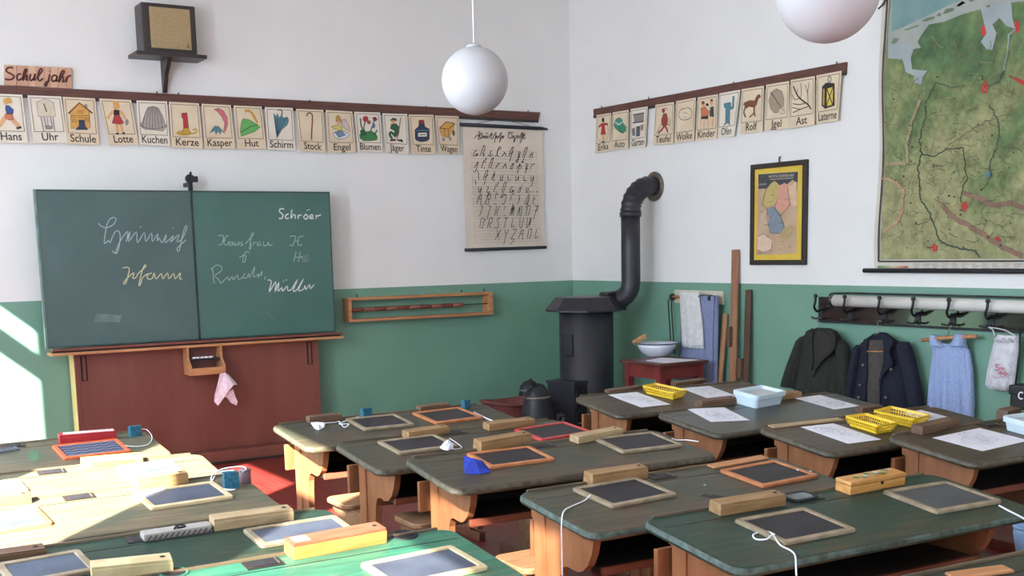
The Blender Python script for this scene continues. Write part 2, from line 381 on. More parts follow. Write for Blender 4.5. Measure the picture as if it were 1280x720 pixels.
def build_desk(D, topm, label, seat=True, inset=.125, group='two-seat school desks with fixed benches'):
    L = D.L
    t = thing('school_desk', label, 'desk', M=Matrix.Translation(D.o) @ Matrix.Rotation(D.r, 4, 'Z'), group=group)
    b = B()
    lay = [(.008, -.030), (.002, -.026), (0, -.018), (.002, -.008), (.007, -.002), (.014, 0)]
    b.rings([[(x, y, zt(y)+dz) for x, y in rrect(ins, L-ins, -DEPTH+ins, -ins, .055-ins*.6)] for ins, dz in lay[:3]], topm, False); b.rings([[(x, y, zt(y)+dz) for x, y in rrect(ins, L-ins, -DEPTH+ins, -ins, .055-ins*.6)] for ins, dz in lay[2:5]], EDGE_G if topm in (T_GREEN, T_BRIGHT, T_BROWN) else EDGE, False); b.rings([[(x, y, zt(y)+dz) for x, y in rrect(ins, L-ins, -DEPTH+ins, -ins, .055-ins*.6)] for ins, dz in lay[4:]], topm, False); b.face([b.bm.verts.new((x, y, zt(y)-.03)) for x, y in rrect(.008, L-.008, -DEPTH+.008, -.008, .05)], topm); b.face([b.bm.verts.new((x, y, zt(y))) for x, y in rrect(.014, L-.014, -DEPTH+.014, -.014, .0466)], topm); bmesh.ops.remove_doubles(b.bm, verts=b.bm.verts[:], dist=1e-4)
    b.build('tabletop', t)
    b = B(); b.box((.05, -.013, ZT-.012), (L-.05, -.002, ZT+.006), STRIPW, .003); b.build('edge_strip', t)
    b = B(); R = Matrix.Translation((0, 0, ZT)) @ Matrix.Rotation(math.atan(SLOPE), 4, 'X')
    b.box((.03, -.105, 0), (L-.03, -.102, .0009), WOOD_DK, M=R); b.build('groove_seam', t)
    b = B(); b.box((L/2-.055, -.085, 0), (L/2+.055, -.022, .003), WOOD_DK, .001, R); b.box((L/2-.036, -.074, .003), (L/2+.036, -.03, .0046), IRON, .0005, R)
    b.box((L/2+.04, -.074, .003), (L/2+.044, -.03, .006), METAL, M=R); b.build('inkwell_cover', t)
    for x in (inset, L-inset-.03):
        b = B(); pl = [(-.09, zt(-.09)-.028), (-.40, zt(-.40)-.028), (-.395, .64), (-.38, .59), (-.355, .545), (-.325, .52), (-.295, .51), (-.26, .512), (-.225, .515), (-.20, .505), (-.183, .47), (-.175, .40), (-.172, .06), (-.09, .06)]
        b.prism([(x, a, c) for a, c in pl], (.03, 0, 0), WOOD_O); b.build('side_panel', t)
        b = B(); b.box((x-.008, -.095, .05), (x+.038, -.022, ZT-.035), WOOD_O, .006); b.build('leg', t)
        b = B(); b.box((x-.005, -.195, 0), (x+.035, .325 if seat else .10, .05), WOOD_R, .006); b.build('runner', t)
        b = B(); pl = [(-.022, ZT-.03), (.0, ZT-.03), (.004, ZT-.055), (-.006, .70), (.006, .675), (.004, .65), (-.022, .645)]
        b.prism([(x, a, c) for a, c in pl], (.03, 0, 0), WOOD_O); b.build('scroll_bracket', t)
        if not seat: continue
        b = B(); pl = [(-.022, .40), (.335, .40), (.32, .365), (.23, .32), (.16, .24), (.12, .05), (.0, .05), (-.022, .2)]
        b.prism([(x, a, c) for a, c in pl], (.03, 0, 0), WOOD_SEAT); b.build('seat_bracket', t)
    b = B(); b.box((.08, .005, .50), (L-.08, .028, .635), WOOD_O, .006); b.build('backrest', t)
    b = B()
    if seat: b.rings([[(x, y, z) for x, y in rrect(.09+ins, L-.09-ins, .085+ins, .35-ins, .05-ins)] for ins, z in ((.006, .40), (0, .406), (0, .42), (.006, .426))], WOOD_SEAT); b.build('seat', t)
    b = B(); b.box((.142, -.335, .505), (L-.142, -.03, .522), WOOD_DK); b.build('shelf', t)
    b = B(); b.box((.142, -.355, .498), (L-.142, -.335, .528), WOOD_R, .004); b.build('shelf_rail', t)
    b = B(); b.box((.142, -.03, .49), (L-.142, -.02, .70), WOOD_DK); b.build('back_board', t)
    return t
DK = {}
for k, x, y, r, L, tm, lab in (
    ('A', 2.08, 5.71, 0, 1.28, T_MIX, 'worn grey-brown school desk at the front of the middle row, by the stove'),
    ('B', 2.10, 4.955, -.3, 1.24, T_MIX, 'worn school desk carrying a red-framed slate, second in the middle row'),
    ('C', 2.18, 4.40, -2.6, 1.33, T_MIX, 'worn green-brown school desk with a royal blue cloth on it'),
    ('D', 2.18, 3.50, -1.3, 1.26, T_BROWN, 'brown worn school desk with a white string hanging down its sunlit end'),
    ('E', 2.28, 2.905, -2.4, 1.36, T_GREEN, 'dark green scratched school desk holding the painted pencil case'),
    ('M', 2.30, 1.98, -3.2, 1.36, T_DARK, 'dark school desk cut off at the lower right corner of the photo'),
    ('G', 3.92, 5.62, -3.5, 1.31, T_OLIVE, 'brown school desk beside the stove with one yellow basket'),
    ('H', 3.857, 4.775, 0, 1.34, T_DARK, 'dark glossy school desk carrying the lidded white tub'),
    ('I', 3.913, 4.075, -2.4, 1.24, T_OLIVE, 'brown school desk carrying two yellow baskets'),
    ('J', 4.18, 3.53, -2.0, 1.30, T_OLIVE, 'grey-brown school desk at the right edge with one large white drawing'),
    ('1', .23, 5.94, .6, 1.28, T_LEFT, 'grey-brown school desk nearest the blackboard with a red pencil box'),
    ('2', .25, 5.13, -1.5, 1.28, T_LEFT, 'sun-bleached school desk with a yellow pencil box, in full sunlight'),
    ('3', .23, 4.50, .3, 1.28, T_LEFT, 'grey-brown school desk half in sun with a sponge at its end'),
    ('4', .26, 3.72, -.9, 1.28, T_GREEN, 'shaded green school desk with a patterned case, left of the photo'),
    ('5', .46, 3.187, 0, 1.28, T_BRIGHT, 'bright green school desk in sunlight at the bottom edge'),
):
    DK[k] = Desk(x, y, r, L); build_desk(DK[k], tm, lab, k not in 'AG1', .075 if k == 'D' else .125)

# ------------------------------------------------------------------ things on the desks
def slate(d, c, frame, label, surf=SLATE, waves=None):
    P = [DK[d].hit(p) for p in c]; D = DK[d]
    u = ((P[1]-P[0])+(P[2]-P[3])).normalized(); v = D.n.cross(u)
    w = ((P[1]-P[0]).length+(P[2]-P[3]).length)/2; h = ((P[3]-P[0]).length+(P[2]-P[1]).length)/2
    h = min(max(h, .17), .26); w = min(max(w, .24), .36)
    ce = (P[0]+P[1]+P[2]+P[3])/4+D.n*.001
    M = Matrix(((u.x, v.x, D.n.x, ce.x), (u.y, v.y, D.n.y, ce.y), (u.z, v.z, D.n.z, ce.z), (0, 0, 0, 1)))
    t = thing('writing_slate', label, 'slate', M=M, group='framed writing slates on the desks')
    f = .022
    b = B(); R = []
    for ins, z in ((0, 0), (0, .009), (.003, .012)): R.append([(x, y, z) for x, y in rrect(-w/2+ins, w/2-ins, -h/2+ins, h/2-ins, .012)])
    for ins, z in ((f-.002, .012), (f, .0095), (f, 0)): R.append([(x, y, z) for x, y in rrect(-w/2+ins, w/2-ins, -h/2+ins, h/2-ins, .003)])
    b.rings(R+[R[0]], frame, caps=False); b.build('slate_frame', t)
    b = B(); b.box((-w/2+f-.002, -h/2+f-.002, .002), (w/2-f+.002, h/2-f+.002, .0075), surf); s = b.build('slate_board', t)
    if waves:
        b = B(); n = Vector((0, 0, 1))
        for k in range(5):
            y = -h/2+f+.02+k*(h-2*f-.035)/4
            b.stroke([(-w/2+f+.008+q*(w-2*f-.016)/40, y+.006*math.sin(q*.75), .0076) for q in range(41)], .004, waves, n)
        b.build('chalk_waves', s)
    return t
def box_on(d, a, bb, label, m=None, w=.062, h=.036, group='wooden pencil boxes on the desks', name='pencil_box', lid=True, notch=True, lidm=None, cat='pencil box'):
    D = DK[d]; M, ln = D.frame(a, bb, .0005); m = m or WOOD_BOX; lidm = lidm or m
    t = thing(name, label, cat, M=M, group=group)
    b = B(); b.box((0, 0, 0), (ln, w, h*(.8 if lid else 1)), m, .003); b.build('box_body', t)
    if lid:
        b = B(); b.box((0, .002, h*.8), (ln-.002, w-.002, h), lidm, .002)
        l = b.build('sliding_lid', t)
        if notch:
            b = B(); b.lathe([(.006, 0), (.008, .0006), (.006, .001)], IRON_DK, (ln-.025, w/2, h), 10); b.build('thumb_notch', l)
    return t, ln, w, h
ITEM = 'wooden pencil box '
box_on('A', (387, 529.5), (428, 525), 'dark brown pencil box at the left end of the front middle desk', WOOD_BOXD, .05, .032)
box_on('A', (526, 514.7), (563, 510), 'small brown pencil box behind the orange-framed slate on the front middle desk', WOOD_BOXD, .05, .026)
box_on('B', (511, 549.4), (562, 541.7), 'tan pencil box behind the slate with a white cloth leaning on it', h=.034)
box_on('B', (611.5, 539), (669, 532), 'tan pencil box left of the red-framed slate', h=.034)
box_on('C', (601.5, 565), (665, 554), 'tall tan pencil box behind the slate with the blue cloth', h=.046)
t, ln, w, h = box_on('C', (723, 555), (779, 544), 'pale pencil box with dark marks on its lid, right half of the blue cloth desk', WOOD_BOXP, h=.032)
box_on('D', (740.6, 607.8), (810, 597.5), 'tan pencil box behind the string-tied slate on the brown desk', h=.044)
box_on('E', (900.5, 645.5), (982, 632), 'tan pencil box left of the inkwell on the dark green desk', h=.040)
box_on('H', (876.7, 509.6), (922, 504.5), 'glossy dark brown pencil box beside the lidded white tub', WOOD_BOXD, .06, .034)
box_on('H', (977, 500), (1002, 497), 'brown pencil box half hidden behind the lidded white tub', WOOD_BOX, .06, .034)
box_on('G', (762, 492), (806, 486), 'flat brown pencil box in the back groove of the desk by the stove', WOOD_BOXD, .05, .018)
box_on('G', (845, 483), (883, 478), 'brown pencil box behind the right-hand paper on the desk by the stove', WOOD_BOXD, .05, .022)
box_on('I', (1078, 516.5), (1103, 513), 'brown pencil box between the two yellow baskets', WOOD_BOXD, .05, .026)
box_on('J', (1152.5, 544.5), (1199, 533.8), 'brown pencil box left of the large white drawing', WOOD_BOXD, .06, .040)
box_on('J', (1258.7, 526), (1276, 522), 'brown pencil box below the black bag, right edge', WOOD_BOXD, .06, .048)
box_on('3', (172.7, 613.7), (236, 605.4), 'tan pencil box beside the blue sponge, partly in sun', h=.046)
box_on('4', (268, 664.5), (367.5, 650.6), 'pale pencil box behind the slate on the shaded green desk', WOOD_BOXP, .06, .040)
box_on('4', (-6, 703), (58, 694), 'grey pencil box at the left edge on the shaded green desk', WOOD_BOXD, .055, .022)
t, ln, w, h = box_on('5', (367.5, 701), (483.7, 679), 'yellow-fronted pencil box with a brown lid on the bright green desk', WOOD_HONEY, .07, .050, lidm=mat('reddish lid wood', (156, 104, 76), (132, 84, 60), .45, 5, (2, 14, 14)))
b = B(); b.box((.012, .014, h), (.06, w-.014, h+.001), flat((232, 224, 206))); b.build('paper_label', t)
box_on('5', (115, 727), (217, 716), 'whitish pencil box glaring in the sun at the bottom edge', FR_PALE, .06, .040)
t, ln, w, h = box_on('1', (75, 555.6), (146, 549.5), 'red pencil box with a white label on top', mat('red paint', (172, 40, 46), (150, 32, 38), .4, 8), .06, .044)
b = B(); b.box((.02, .012, h), (ln-.01, w-.012, h+.001), flat((238, 222, 216))); l = b.build('paper_label', t)
b = B(); n = Vector((0, 0, 1))
for k in range(5): b.stroke([(ln*.5+k*.022+q*.006, w/2+.008*math.sin(q*1.7+k), h+.001) for q in range(5)], .004, flat((190, 60, 60)), n)
b.build('red_lettering', l)
t, ln, w, h = box_on('2', (103, 586), (179, 579), 'yellow pencil box with a brown pattern on its side', mat('yellow paint', (226, 204, 96), (214, 186, 78), .5, 6), .055, .036)
b = B(); n = Vector((0, -1, 0))
for k in range(9): b.stroke([(ln*.18+k*ln*.08+.010*math.cos(q*.9), -.0005, h*.4+.008*math.sin(q*.9)) for q in range(8)], .003, flat((150, 116, 50)), n)
b.build('side_pattern', t)
box_on('3', (-4, 633.6), (40, 629), 'reddish pencil box at the left edge in the sun', mat('faded red paint', (204, 104, 72), (186, 88, 60), .5, 8), .05, .034)
# painted pencil case with rounded lid
D = DK['E']; M, ln = D.frame((1062.5, 619.3), (1131, 606))
t = thing('pencil_case', 'honey wooden pencil case with painted flowers on its lid and a lock', 'pencil case', M=M)
b = B(); b.box((0, 0, 0), (ln, .07, .030), WOOD_HONEY, .004); b.build('case_body', t)
b = B(); b.box((-.002, -.002, .032), (ln+.002, .072, .047), WOOD_HONEY, .006); l = b.build('lid', t)
b = B(); n = Vector((0, 0, 1))
for k in range(11):
    cx, cy = ln*.22+k*ln*.055, .036+.012*math.sin(k*2.1); col = ((86, 122, 70), (196, 176, 96), (110, 130, 120), (214, 206, 180))[k % 4]
    b.poly([(cx+.014*math.cos(q*.7)*(1+.3*math.cos(q*2.1)), cy+.011*math.sin(q*.7), .047) for q in range(9)], flat(col), n)
b.build('painted_flowers', l)
b = B(); b.lathe([(.007, 0), (.007, .002), (.004, .003)], IRON, n=12, M=Matrix.Translation((ln*.56, -.0005, .026)) @ Matrix.Rotation(math.pi/2, 4, 'X')); b.build('lock', t)
# flat wooden strips lying in the groove
def strip(d, a, bb, label, m):
    M, ln = DK[d].frame(a, bb, .0012); b = B(); b.box((0, 0, 0), (ln, .045, .007), m, .002)
    o = b.build('wooden_ruler'); o.matrix_basis = M; tag(o, label, 'ruler', 'flat wooden strips in the pencil grooves')
strip('I', (967, 535.6), (1054.7, 526), 'pale flat wooden strip on the desk with two yellow baskets', WOOD_BOXP)
strip('D', (893, 586), (961, 574), 'tan flat wooden strip behind the orange-framed slate on the brown desk', WOOD_RACK)
strip('M', (1196, 726), (1268, 716), 'tan flat wooden strip at the lower right corner', WOOD_RACK)
# patterned white case with its clasp
M, ln = DK['4'].frame((180, 678), (266, 665)); t = thing('pencil_case', 'white patterned pencil case with dark stripes on the shaded green desk', 'pencil case', M=M)
b = B(); b.box((0, 0, 0), (ln, .05, .024), flat((156, 148, 140)), .008); b.build('case_body', t)
b = B(); n = Vector((0, -1, 0))
for k in range(12): b.stroke([(.012+k*ln/12.5, -.0004, .004), (.024+k*ln/12.5, -.0004, .019)], .004, flat((70, 62, 66)), n)
b.build('dark_stripes', t)
b = B(); b.tube(smoothline([(ln*.45, .01, .026), (ln*.5, .02, .031), (ln*.58, .03, .030), (ln*.62, .02, .026), (ln*.5, .012, .028)]), .0035, IRON, 6); b.build('clasp', t)

G_, O_, R_, P_ = FR_GREY, FR_ORANGE, FR_RED, FR_PALE
slate('A', ((432.8, 525.3), (493.9, 519.7), (518.3, 532), (453.6, 539.7)), G_, 'pale-framed slate beside a blue sponge on the front middle desk')
slate('A', ((516.7, 518), (575.8, 510.6), (602.2, 523.9), (542.5, 531.4)), O_, 'orange-framed slate on the front middle desk, near the stove')
slate('B', ((472.5, 552.8), (543.9, 546), (571.7, 558.5), (496.7, 570.3)), G_, 'grey-framed slate with a small white cloth on its corner')
slate('B', ((643.8, 538), (706, 530), (740, 541.5), (675, 553.8)), R_, 'red-framed slate on the second middle desk')
slate('C', ((582.8, 568.8), (662.5, 560.3), (693, 576), (613, 587.5)), O_, 'orange-framed slate with a royal blue cloth over its corner')
slate('C', ((743, 550), (817, 542), (851.6, 558.8), (776.6, 568)), G_, 'tan-framed slate with a white string at its right corner')
slate('D', ((717, 612.5), (795.3, 599.4), (845.3, 620.3), (762.5, 637.5)), G_, 'grey-framed slate with a white string hanging over the desk end')
slate('D', ((901, 590), (970.6, 577.6), (1021, 597.5), (952, 611.4)), O_, 'orange-framed slate on the brown worn desk')
slate('E', ((918, 653), (1008, 637), (1067, 666), (980, 683)), FR_GREY, 'tan-framed slate with a looped white string, on the dark green desk')
slate('E', ((1104.5, 615.5), (1186, 605), (1249, 628.6), (1169, 645.5)), G_, 'thick grey-framed slate right of the painted pencil case', mat('grey slate', (78, 80, 82), (66, 68, 70), .5, 5))
slate('1', ((64, 559), (148, 551), (163.5, 565.7), (80, 576.4)), mat('bright orange frame', (214, 108, 64), (190, 88, 50), .5, 14), 'orange-red slate with white wavy lines on it', mat('navy slate', (56, 66, 92), (46, 56, 80), .5, 6), flat((200, 206, 220)))
slate('2', ((145, 588), (213, 579), (228, 589), (156, 596.5)), P_, 'sunlit slate to the right of the yellow pencil box', SLATE_B)
slate('2', ((-45, 612), (16, 604), (24, 615), (-38, 624)), P_, 'sunlit slate at the left edge behind a reddish box', SLATE_B)
slate('3', ((165, 618.6), (269, 604), (289.7, 623.8), (189.5, 639)), P_, 'pale-framed slate beside the blue sponge, half in sun', SLATE_B)
slate('3', ((-42, 647), (40, 635.5), (63, 657), (-20, 671)), O_, 'orange-framed slate at the left edge in full sun', SLATE_B)
slate('4', ((-5, 709), (101, 690), (122, 716), (12, 736)), G_, 'grey-framed slate in the lower left corner', SLATE_B)
slate('4', ((300, 667.5), (414, 650.6), (450, 663), (330, 684)), G_, 'grey-framed slate behind the yellow-fronted pencil box', SLATE_B)
slate('5', ((448, 708.7), (562.5, 685.5), (613, 712.5), (494, 738)), P_, 'white-framed sunlit slate on the bright green desk', SLATE_B)

def paper(d, c, label, seed):
    D = DK[d]; P = [D.hit(p) for p in c]; n = D.n
    u = ((P[1]-P[0])+(P[2]-P[3])).normalized(); v = n.cross(u)
    w = ((P[1]-P[0]).length+(P[2]-P[3]).length)/2; h = ((P[3]-P[0]).length+(P[2]-P[1]).length)/2; ce = sum(P, Vector())/4+n*.001
    M = Matrix(((u.x, v.x, n.x, ce.x), (u.y, v.y, n.y, ce.y), (u.z, v.z, n.z, ce.z), (0, 0, 0, 1)))
    t = thing('drawing_sheet', label, 'paper', M=M, group='sheets of drawing paper on the right-hand desks')
    b = B(); b.box((-w/2, -h/2, 0), (w/2, h/2, .0012), PAPER); b.build('sheet', t)
    rr = random.Random(seed); b = B(); z = Vector((0, 0, 1)); pm = flat((168, 168, 184))
    for k in range(9):
        cx, cy = rr.uniform(-.25, .25)*w, rr.uniform(-.28, .28)*h; a0 = rr.uniform(0, 6); R = rr.uniform(.08, .2)*min(w, h)
        b.stroke(smoothline([(cx+R*math.cos(a0+q*.8)*(1+.4*rr.random()), cy+R*math.sin(a0+q*.8)*(1+.4*rr.random()), .0012) for q in range(7)], 3), .0022, pm, z)
    b.build('pencil_drawing', t)
c6 = lambda x, y: (720+x/3.765, 440+y/3.765)
c7 = lambda x, y: (940+x/3.765, 460+y/3.765)
paper('G', (c6(160, 200), c6(285, 192), c6(445, 245), c6(300, 265)), 'white drawing sheet left of the single yellow basket', 1)
paper('G', (c6(505, 172), c6(630, 160), c6(762, 213), c6(620, 223)), 'white drawing sheet right of the single yellow basket', 2)
paper('H', (c6(515, 268), c6(690, 263), c6(825, 322), c6(640, 330)), 'white drawing sheet in front of the glossy dark pencil box', 3)
paper('H', (c7(190, 145), c7(310, 130), c7(515, 178), c7(400, 195)), 'white drawing sheet right of the lidded white tub, below the green coat', 4)
paper('I', (c7(222, 280), c7(385, 262), c7(605, 338), c7(460, 357)), 'white drawing sheet left of the two yellow baskets', 5)
paper('I', ((1131, 516), (1155, 513), (1192, 524.5), (1165, 530)), 'white drawing sheet partly hidden behind a yellow basket', 6)
paper('J', (c7(860, 325), c7(1085, 285), c7(1290, 342), c7(1075, 398)), 'large white drawing sheet on the desk at the right edge', 7)

def quadbox(d, L, N, R):
    """frame for a box from its left, near and right bottom corners"""
    D = DK[d]; Lw, Nw, Rw = D.hit(L), D.hit(N), D.hit(R); u = (Rw-Nw); w = u.length; u.normalize(); v = D.n.cross(u); dp = abs((Lw-Nw).dot(v))
    return Matrix(((u.x, v.x, D.n.x, Nw.x), (u.y, v.y, D.n.y, Nw.y), (u.z, v.z, D.n.z, Nw.z), (0, 0, 0, 1))), w, dp
def tub(d, L, N, R, h, label, dmin=.12):
    M, w, dp = quadbox(d, L, N, R); dp = max(dp, dmin)
    t = thing('plastic_tub', label, 'tub', M=M, group='pale plastic tubs')
    b = B(); f = .012
    b.rings([[(x, y, z) for x, y in rrect(-o, w+o, -o, dp+o, .02)] for o, z in ((0, 0.001), (f, h), (f-.004, h), (-.004, .006))], TUB, True); b.build('tub_body', t)
    b = B(); b.rings([[(x, y, z) for x, y in rrect(-o, w+o, -o, dp+o, .022)] for o, z in ((f-.001, h-.022), (f+.005, h-.020), (f+.006, h+.002), (f+.003, h+.005), (f-.006, h+.004), (f-.010, h-.012))], TUB, caps=False)
    b.face([b.bm.verts.new((x, y, h-.012)) for x, y in rrect(.002-f+.012-.004, w-(.002-f+.012-.004), .0, dp, .018)], mat('tub inner lid', (196, 202, 202), None, .5, 6)); b.build('tub_lid', t)
tub('H', (926, 503), (944.7, 511), (977, 505), .072, 'lidded white plastic tub on the dark glossy desk')
tub('J', (1271.5, 536), (1284, 545), (1330, 538), .062, 'white plastic tub cut off by the right edge of the photo')
def basket(d, A, N, R, label, h=.05):
    M, w, dp = quadbox(d, A, N, R)
    dp = min(max(dp, .16), .26); w = min(max(w, .09), .16)
    t = thing('plastic_basket', label, 'basket', M=M, group='yellow plastic baskets'); f = .010
    def P(o, z): return [(x, y, z) for x, y in rrect(-o, w+o, -o, dp+o, .012, 3)]
    b = B(); b.rings([P(-.004, .001), P(0, .002), P(.001, .014), P(-.003, .014), P(-.006, .004)], YEL); b.build('basket_base', t)
    b = B(); b.rings([P(f, h-.012), P(f+.006, h-.010), P(f+.006, h), P(f-.001, h), P(f-.003, h-.012), P(f, h-.012)], YEL, caps=False); b.build('basket_rim', t)
    b = B(); lo, up = P(-.001, .013), P(f-.001, h-.010)
    def seg(a, c, q): return Vector(a)+(Vector(c)-Vector(a))*q
    cl = [(0, 0), (w, 0), (w, dp), (0, dp)]; ct = [(-f, -f), (w+f, -f), (w+f, dp+f), (-f, dp+f)]
    for e in range(4):
        n = 8 if e % 2 == 0 else 14
        for k in range(n+1):
            q = k/n; p0 = seg(cl[e]+(.012,), cl[(e+1) % 4]+(.012,), q); p1 = seg(ct[e]+(h-.01,), ct[(e+1) % 4]+(h-.01,), q)
            b.tube([p0, p1], .0026 if 0 < k < n else .005, YEL, 4)
        mq = .5; b.tube([seg(cl[e]+(.012,), ct[e]+(h-.01,), mq), seg(cl[(e+1) % 4]+(.012,), ct[(e+1) % 4]+(h-.01,), mq)], .0026, YEL, 4)
    b.build('slotted_sides', t)
basket('G', (817.7, 489.5), (841.5, 500), (854, 497), 'yellow slotted basket on the desk by the stove')
basket('I', (1069.3, 531), (1095, 543), (1116, 540), 'yellow slotted basket, left of the pair')
basket('I', (1105, 522.4), (1139.5, 535), (1157, 530), 'yellow slotted basket, right of the pair')

def sponge(d, p, label, s=(.058, .03, .052), m=SPONGE, rot=.2):
    D = DK[d]; P = D.hit(p); c, q = math.cos(rot), math.sin(rot)
    M = Matrix.Translation(P) @ Matrix.Rotation(rot, 4, 'Z'); t = thing('sponge', label, 'sponge', M=M, group='blue slate sponges'); b = B()
    b.box((-s[0]/2, -s[1]/2, -.006), (s[0]/2, s[1]/2, s[2]), m, .005); b.build('sponge_block', t)
    return t
sponge('A', (458, 522), 'blue sponge behind the pale-framed slate on the front middle desk')
sponge('A', (582.5, 510.5), 'blue sponge behind the orange-framed slate on the front middle desk', (.045, .03, .05))
sponge('1', (169, 545), 'blue sponge right of the red pencil box, with a looped string')
sponge('3', (289, 609), 'dark blue sponge at the end of the half sunlit desk', (.058, .04, .062), rot=-.1)
P = DK['3'].hit((307, 603)); b = B(); t = thing('sponge_tin', 'dull purple-brown tin standing behind the dark blue sponge', 'tin', P)
b.lathe([(.02, -.004), (.022, 0), (.022, .05), (.02, .053)], flat((116, 92, 96), .5), n=16); b.build('tin_body', t)
b = B(); b.lathe([(.0235, .045), (.024, .052), (.02, .056)], flat((130, 108, 110), .5), n=16); b.build('tin_lid', t)

def string_obj(d, pts, label, r=.0022, tail=None):
    D = DK[d]; P = [D.hit(p, h) for p, h in pts]
    if tail: P += tail
    b = B(); b.tube(smoothline(P, 5), r, STRING, 6); o = b.build('string', origin=P[0], smooth=True); tag(o, label, 'string', 'white slate strings')
F0 = .004
x0 = 2.172
tl = [Vector((x0, hitp((702, 655), 0, x0).y, z)) for z in (.70, .62, .50, .36)]
string_obj('D', [((738, 619), .016), ((730, 626), F0), ((714, 633), F0), ((705, 639), F0+.004)], 'white string from the grey-framed slate hanging down the desk end', .0026, tl)
tl = [Vector((p.x, p.y-.004, z)) for p, z in ((hitp((994, 700), 1, 2.385), .672), (hitp((996, 712), 1, 2.38), .60), (hitp((996, 725), 1, 2.38), .50))]
string_obj('E', [((968, 668), .018), ((956, 664), F0), ((942, 668), F0), ((945, 674), F0), ((958, 674), .018), ((966, 669), .018), ((975, 681), F0), ((988, 688), F0), ((994, 695), F0)], 'white string looped on the tan-framed slate and hanging over the near edge', .0029, tl)
string_obj('C', [((840, 548), .014), ((846, 550), F0), ((858, 550), F0), ((873, 552), F0)], 'short white string lying right of the tan-framed slate', .003)
string_obj('D', [((996, 587), .014), ((1002, 589), F0), ((1008, 590), F0), ((1014, 589), F0), ((1008, 592), F0)], 'white string knot beside the orange-framed slate', .003)
string_obj('E', [((1249, 632), .006), ((1260, 638), F0), ((1272, 644), F0), ((1283, 650), F0)], 'white cord at the right end of the dark green desk', .0035)
string_obj('1', [((173, 537), .02), ((183, 537), F0), ((190, 546), F0), ((186, 555), F0), ((172, 558), F0), ((156, 557), .014)], 'white string looping from the sponge by the red box')
string_obj('3', [((293, 588), .03), ((275, 590), F0), ((266, 600), F0), ((270, 609), F0), ((283, 613), F0), ((294, 612), F0), ((280, 611), .006), ((268, 604), .006), ((264, 597), F0), ((276, 587), .012), ((300, 583), .055), ((308, 586), .06), ((303, 590), .06)], 'white string wound around the dark blue sponge', .0026)
string_obj('A', [((402, 529), .006), ((418, 528), F0), ((424, 527), F0), ((430, 534), F0), ((436, 530), .014), ((424, 530), F0), ((430, 527), F0), ((450, 520), F0)], 'white string between the white cloth and the blue sponge')
string_obj('B', [((560, 557), .014), ((566, 561), .014), ((574, 561), F0), ((577, 559), F0), ((570, 553), F0), ((562, 548), .018)], 'white string of the small cloth on the grey-framed slate')
string_obj('A', [((571, 512), .006), ((577, 508.5), .006), ((581, 507), .006)], 'white string between the small box and sponge on the front desk')
M, ln = DK['A'].frame((592.5, 516.5), (618.5, 528.5)); b = B(); b.tube([(0, 0, .004), (ln*.92, 0, .004), (ln, 0, .004)], [.004, .004, .001], PAPER, 8); o = b.build('slate_pencil'); o.matrix_basis = M
tag(o, 'white slate pencil right of the orange-framed slate on the front desk', 'pencil')
def cloth(d, prof, hs, m, label, thick=.003):
    """small crumpled cloth: outline photo points on the desk with the height of each, and a raised fold in the middle"""
    D = DK[d]; n = len(prof); P = [D.hit(p, h) for p, h in prof]; ce = sum(P, Vector())/n+D.n*hs
    b = B()
    for k in range(n):
        a, c = P[k], P[(k+1) % n]; ma, mc = a.lerp(ce, .5)+D.n*(.007 if k % 2 else -.001), c.lerp(ce, .5)+D.n*(.007 if (k+1) % n % 2 else -.001)
        V = [b.bm.verts.new(q) for q in (a, c, mc, ma)]; b.face(V, m); V2 = [b.bm.verts.new(q) for q in (ma, mc, ce)]; b.face(V2, m)
    bmesh.ops.remove_doubles(b.bm, verts=b.bm.verts[:], dist=1e-5)
    o = b.build('slate_cloth', origin=ce); md = o.modifiers.new('thick', 'SOLIDIFY'); md.thickness = thick; md.offset = 1
    tag(o, label, 'cloth', 'slate cleaning cloths')
cloth('A', [((388, 528), .014), ((391, 533), .004), ((394, 536), .003), ((399, 537), .003), ((405, 534), .004), ((407, 528.5), .02), ((397, 527.5), .022)], .008, CLOTH_W, 'small white cloth beside the dark pencil box on the front middle desk')
cloth('B', [((549.5, 559.5), .014), ((554, 562), .013), ((560, 563), .013), ((566, 560.5), .015), ((567, 555), .03), ((560.5, 549), .052), ((555, 553), .036)], .012, CLOTH_W, 'small white cloth draped on the grey-framed slate')
cloth('C', [((580, 569.5), .058), ((588, 573), .052), ((603, 575.5), .036), ((609, 583), .016), ((614, 590), .004), ((600, 592.5), .003), ((581, 592), .003), ((579.5, 580), .03)], .02, CLOTH_B, 'royal blue cloth draped over the corner of the orange-framed slate')
# inkwell glass of the dark green desk, ink ring, holes
for d, p, lab in (('E', (1000, 622.5), 'dark glass inkwell cover right of the pencil box on the dark green desk'),):
    D = DK[d]; P = D.hit(p); b = B(); R = Matrix(((D.u.x, D.v.x, D.n.x, P.x), (D.u.y, D.v.y, D.n.y, P.y), (D.u.z, D.v.z, D.n.z, P.z), (0, 0, 0, 1)))
    t = thing('inkwell', lab, 'inkwell', M=R)
    b.rings([[(x, y, z) for x, y in rrect(-.058+i, .058-i, -.042+i, .042-i, .02)] for i, z in ((0, .004), (0, .009), (.006, .010), (.012, .007))], IRON); b.build('inkwell_rim', t)
    b = B(); b.rings([[(x, y, z) for x, y in rrect(-.046+i, .046-i, -.03+i, .03-i, .016)] for i, z in ((0, .0072), (.004, .009))], mat('dark ink glass', (96, 110, 114), (70, 84, 90), .08, 6)); b.build('inkwell_glass', t)
D = DK['5']
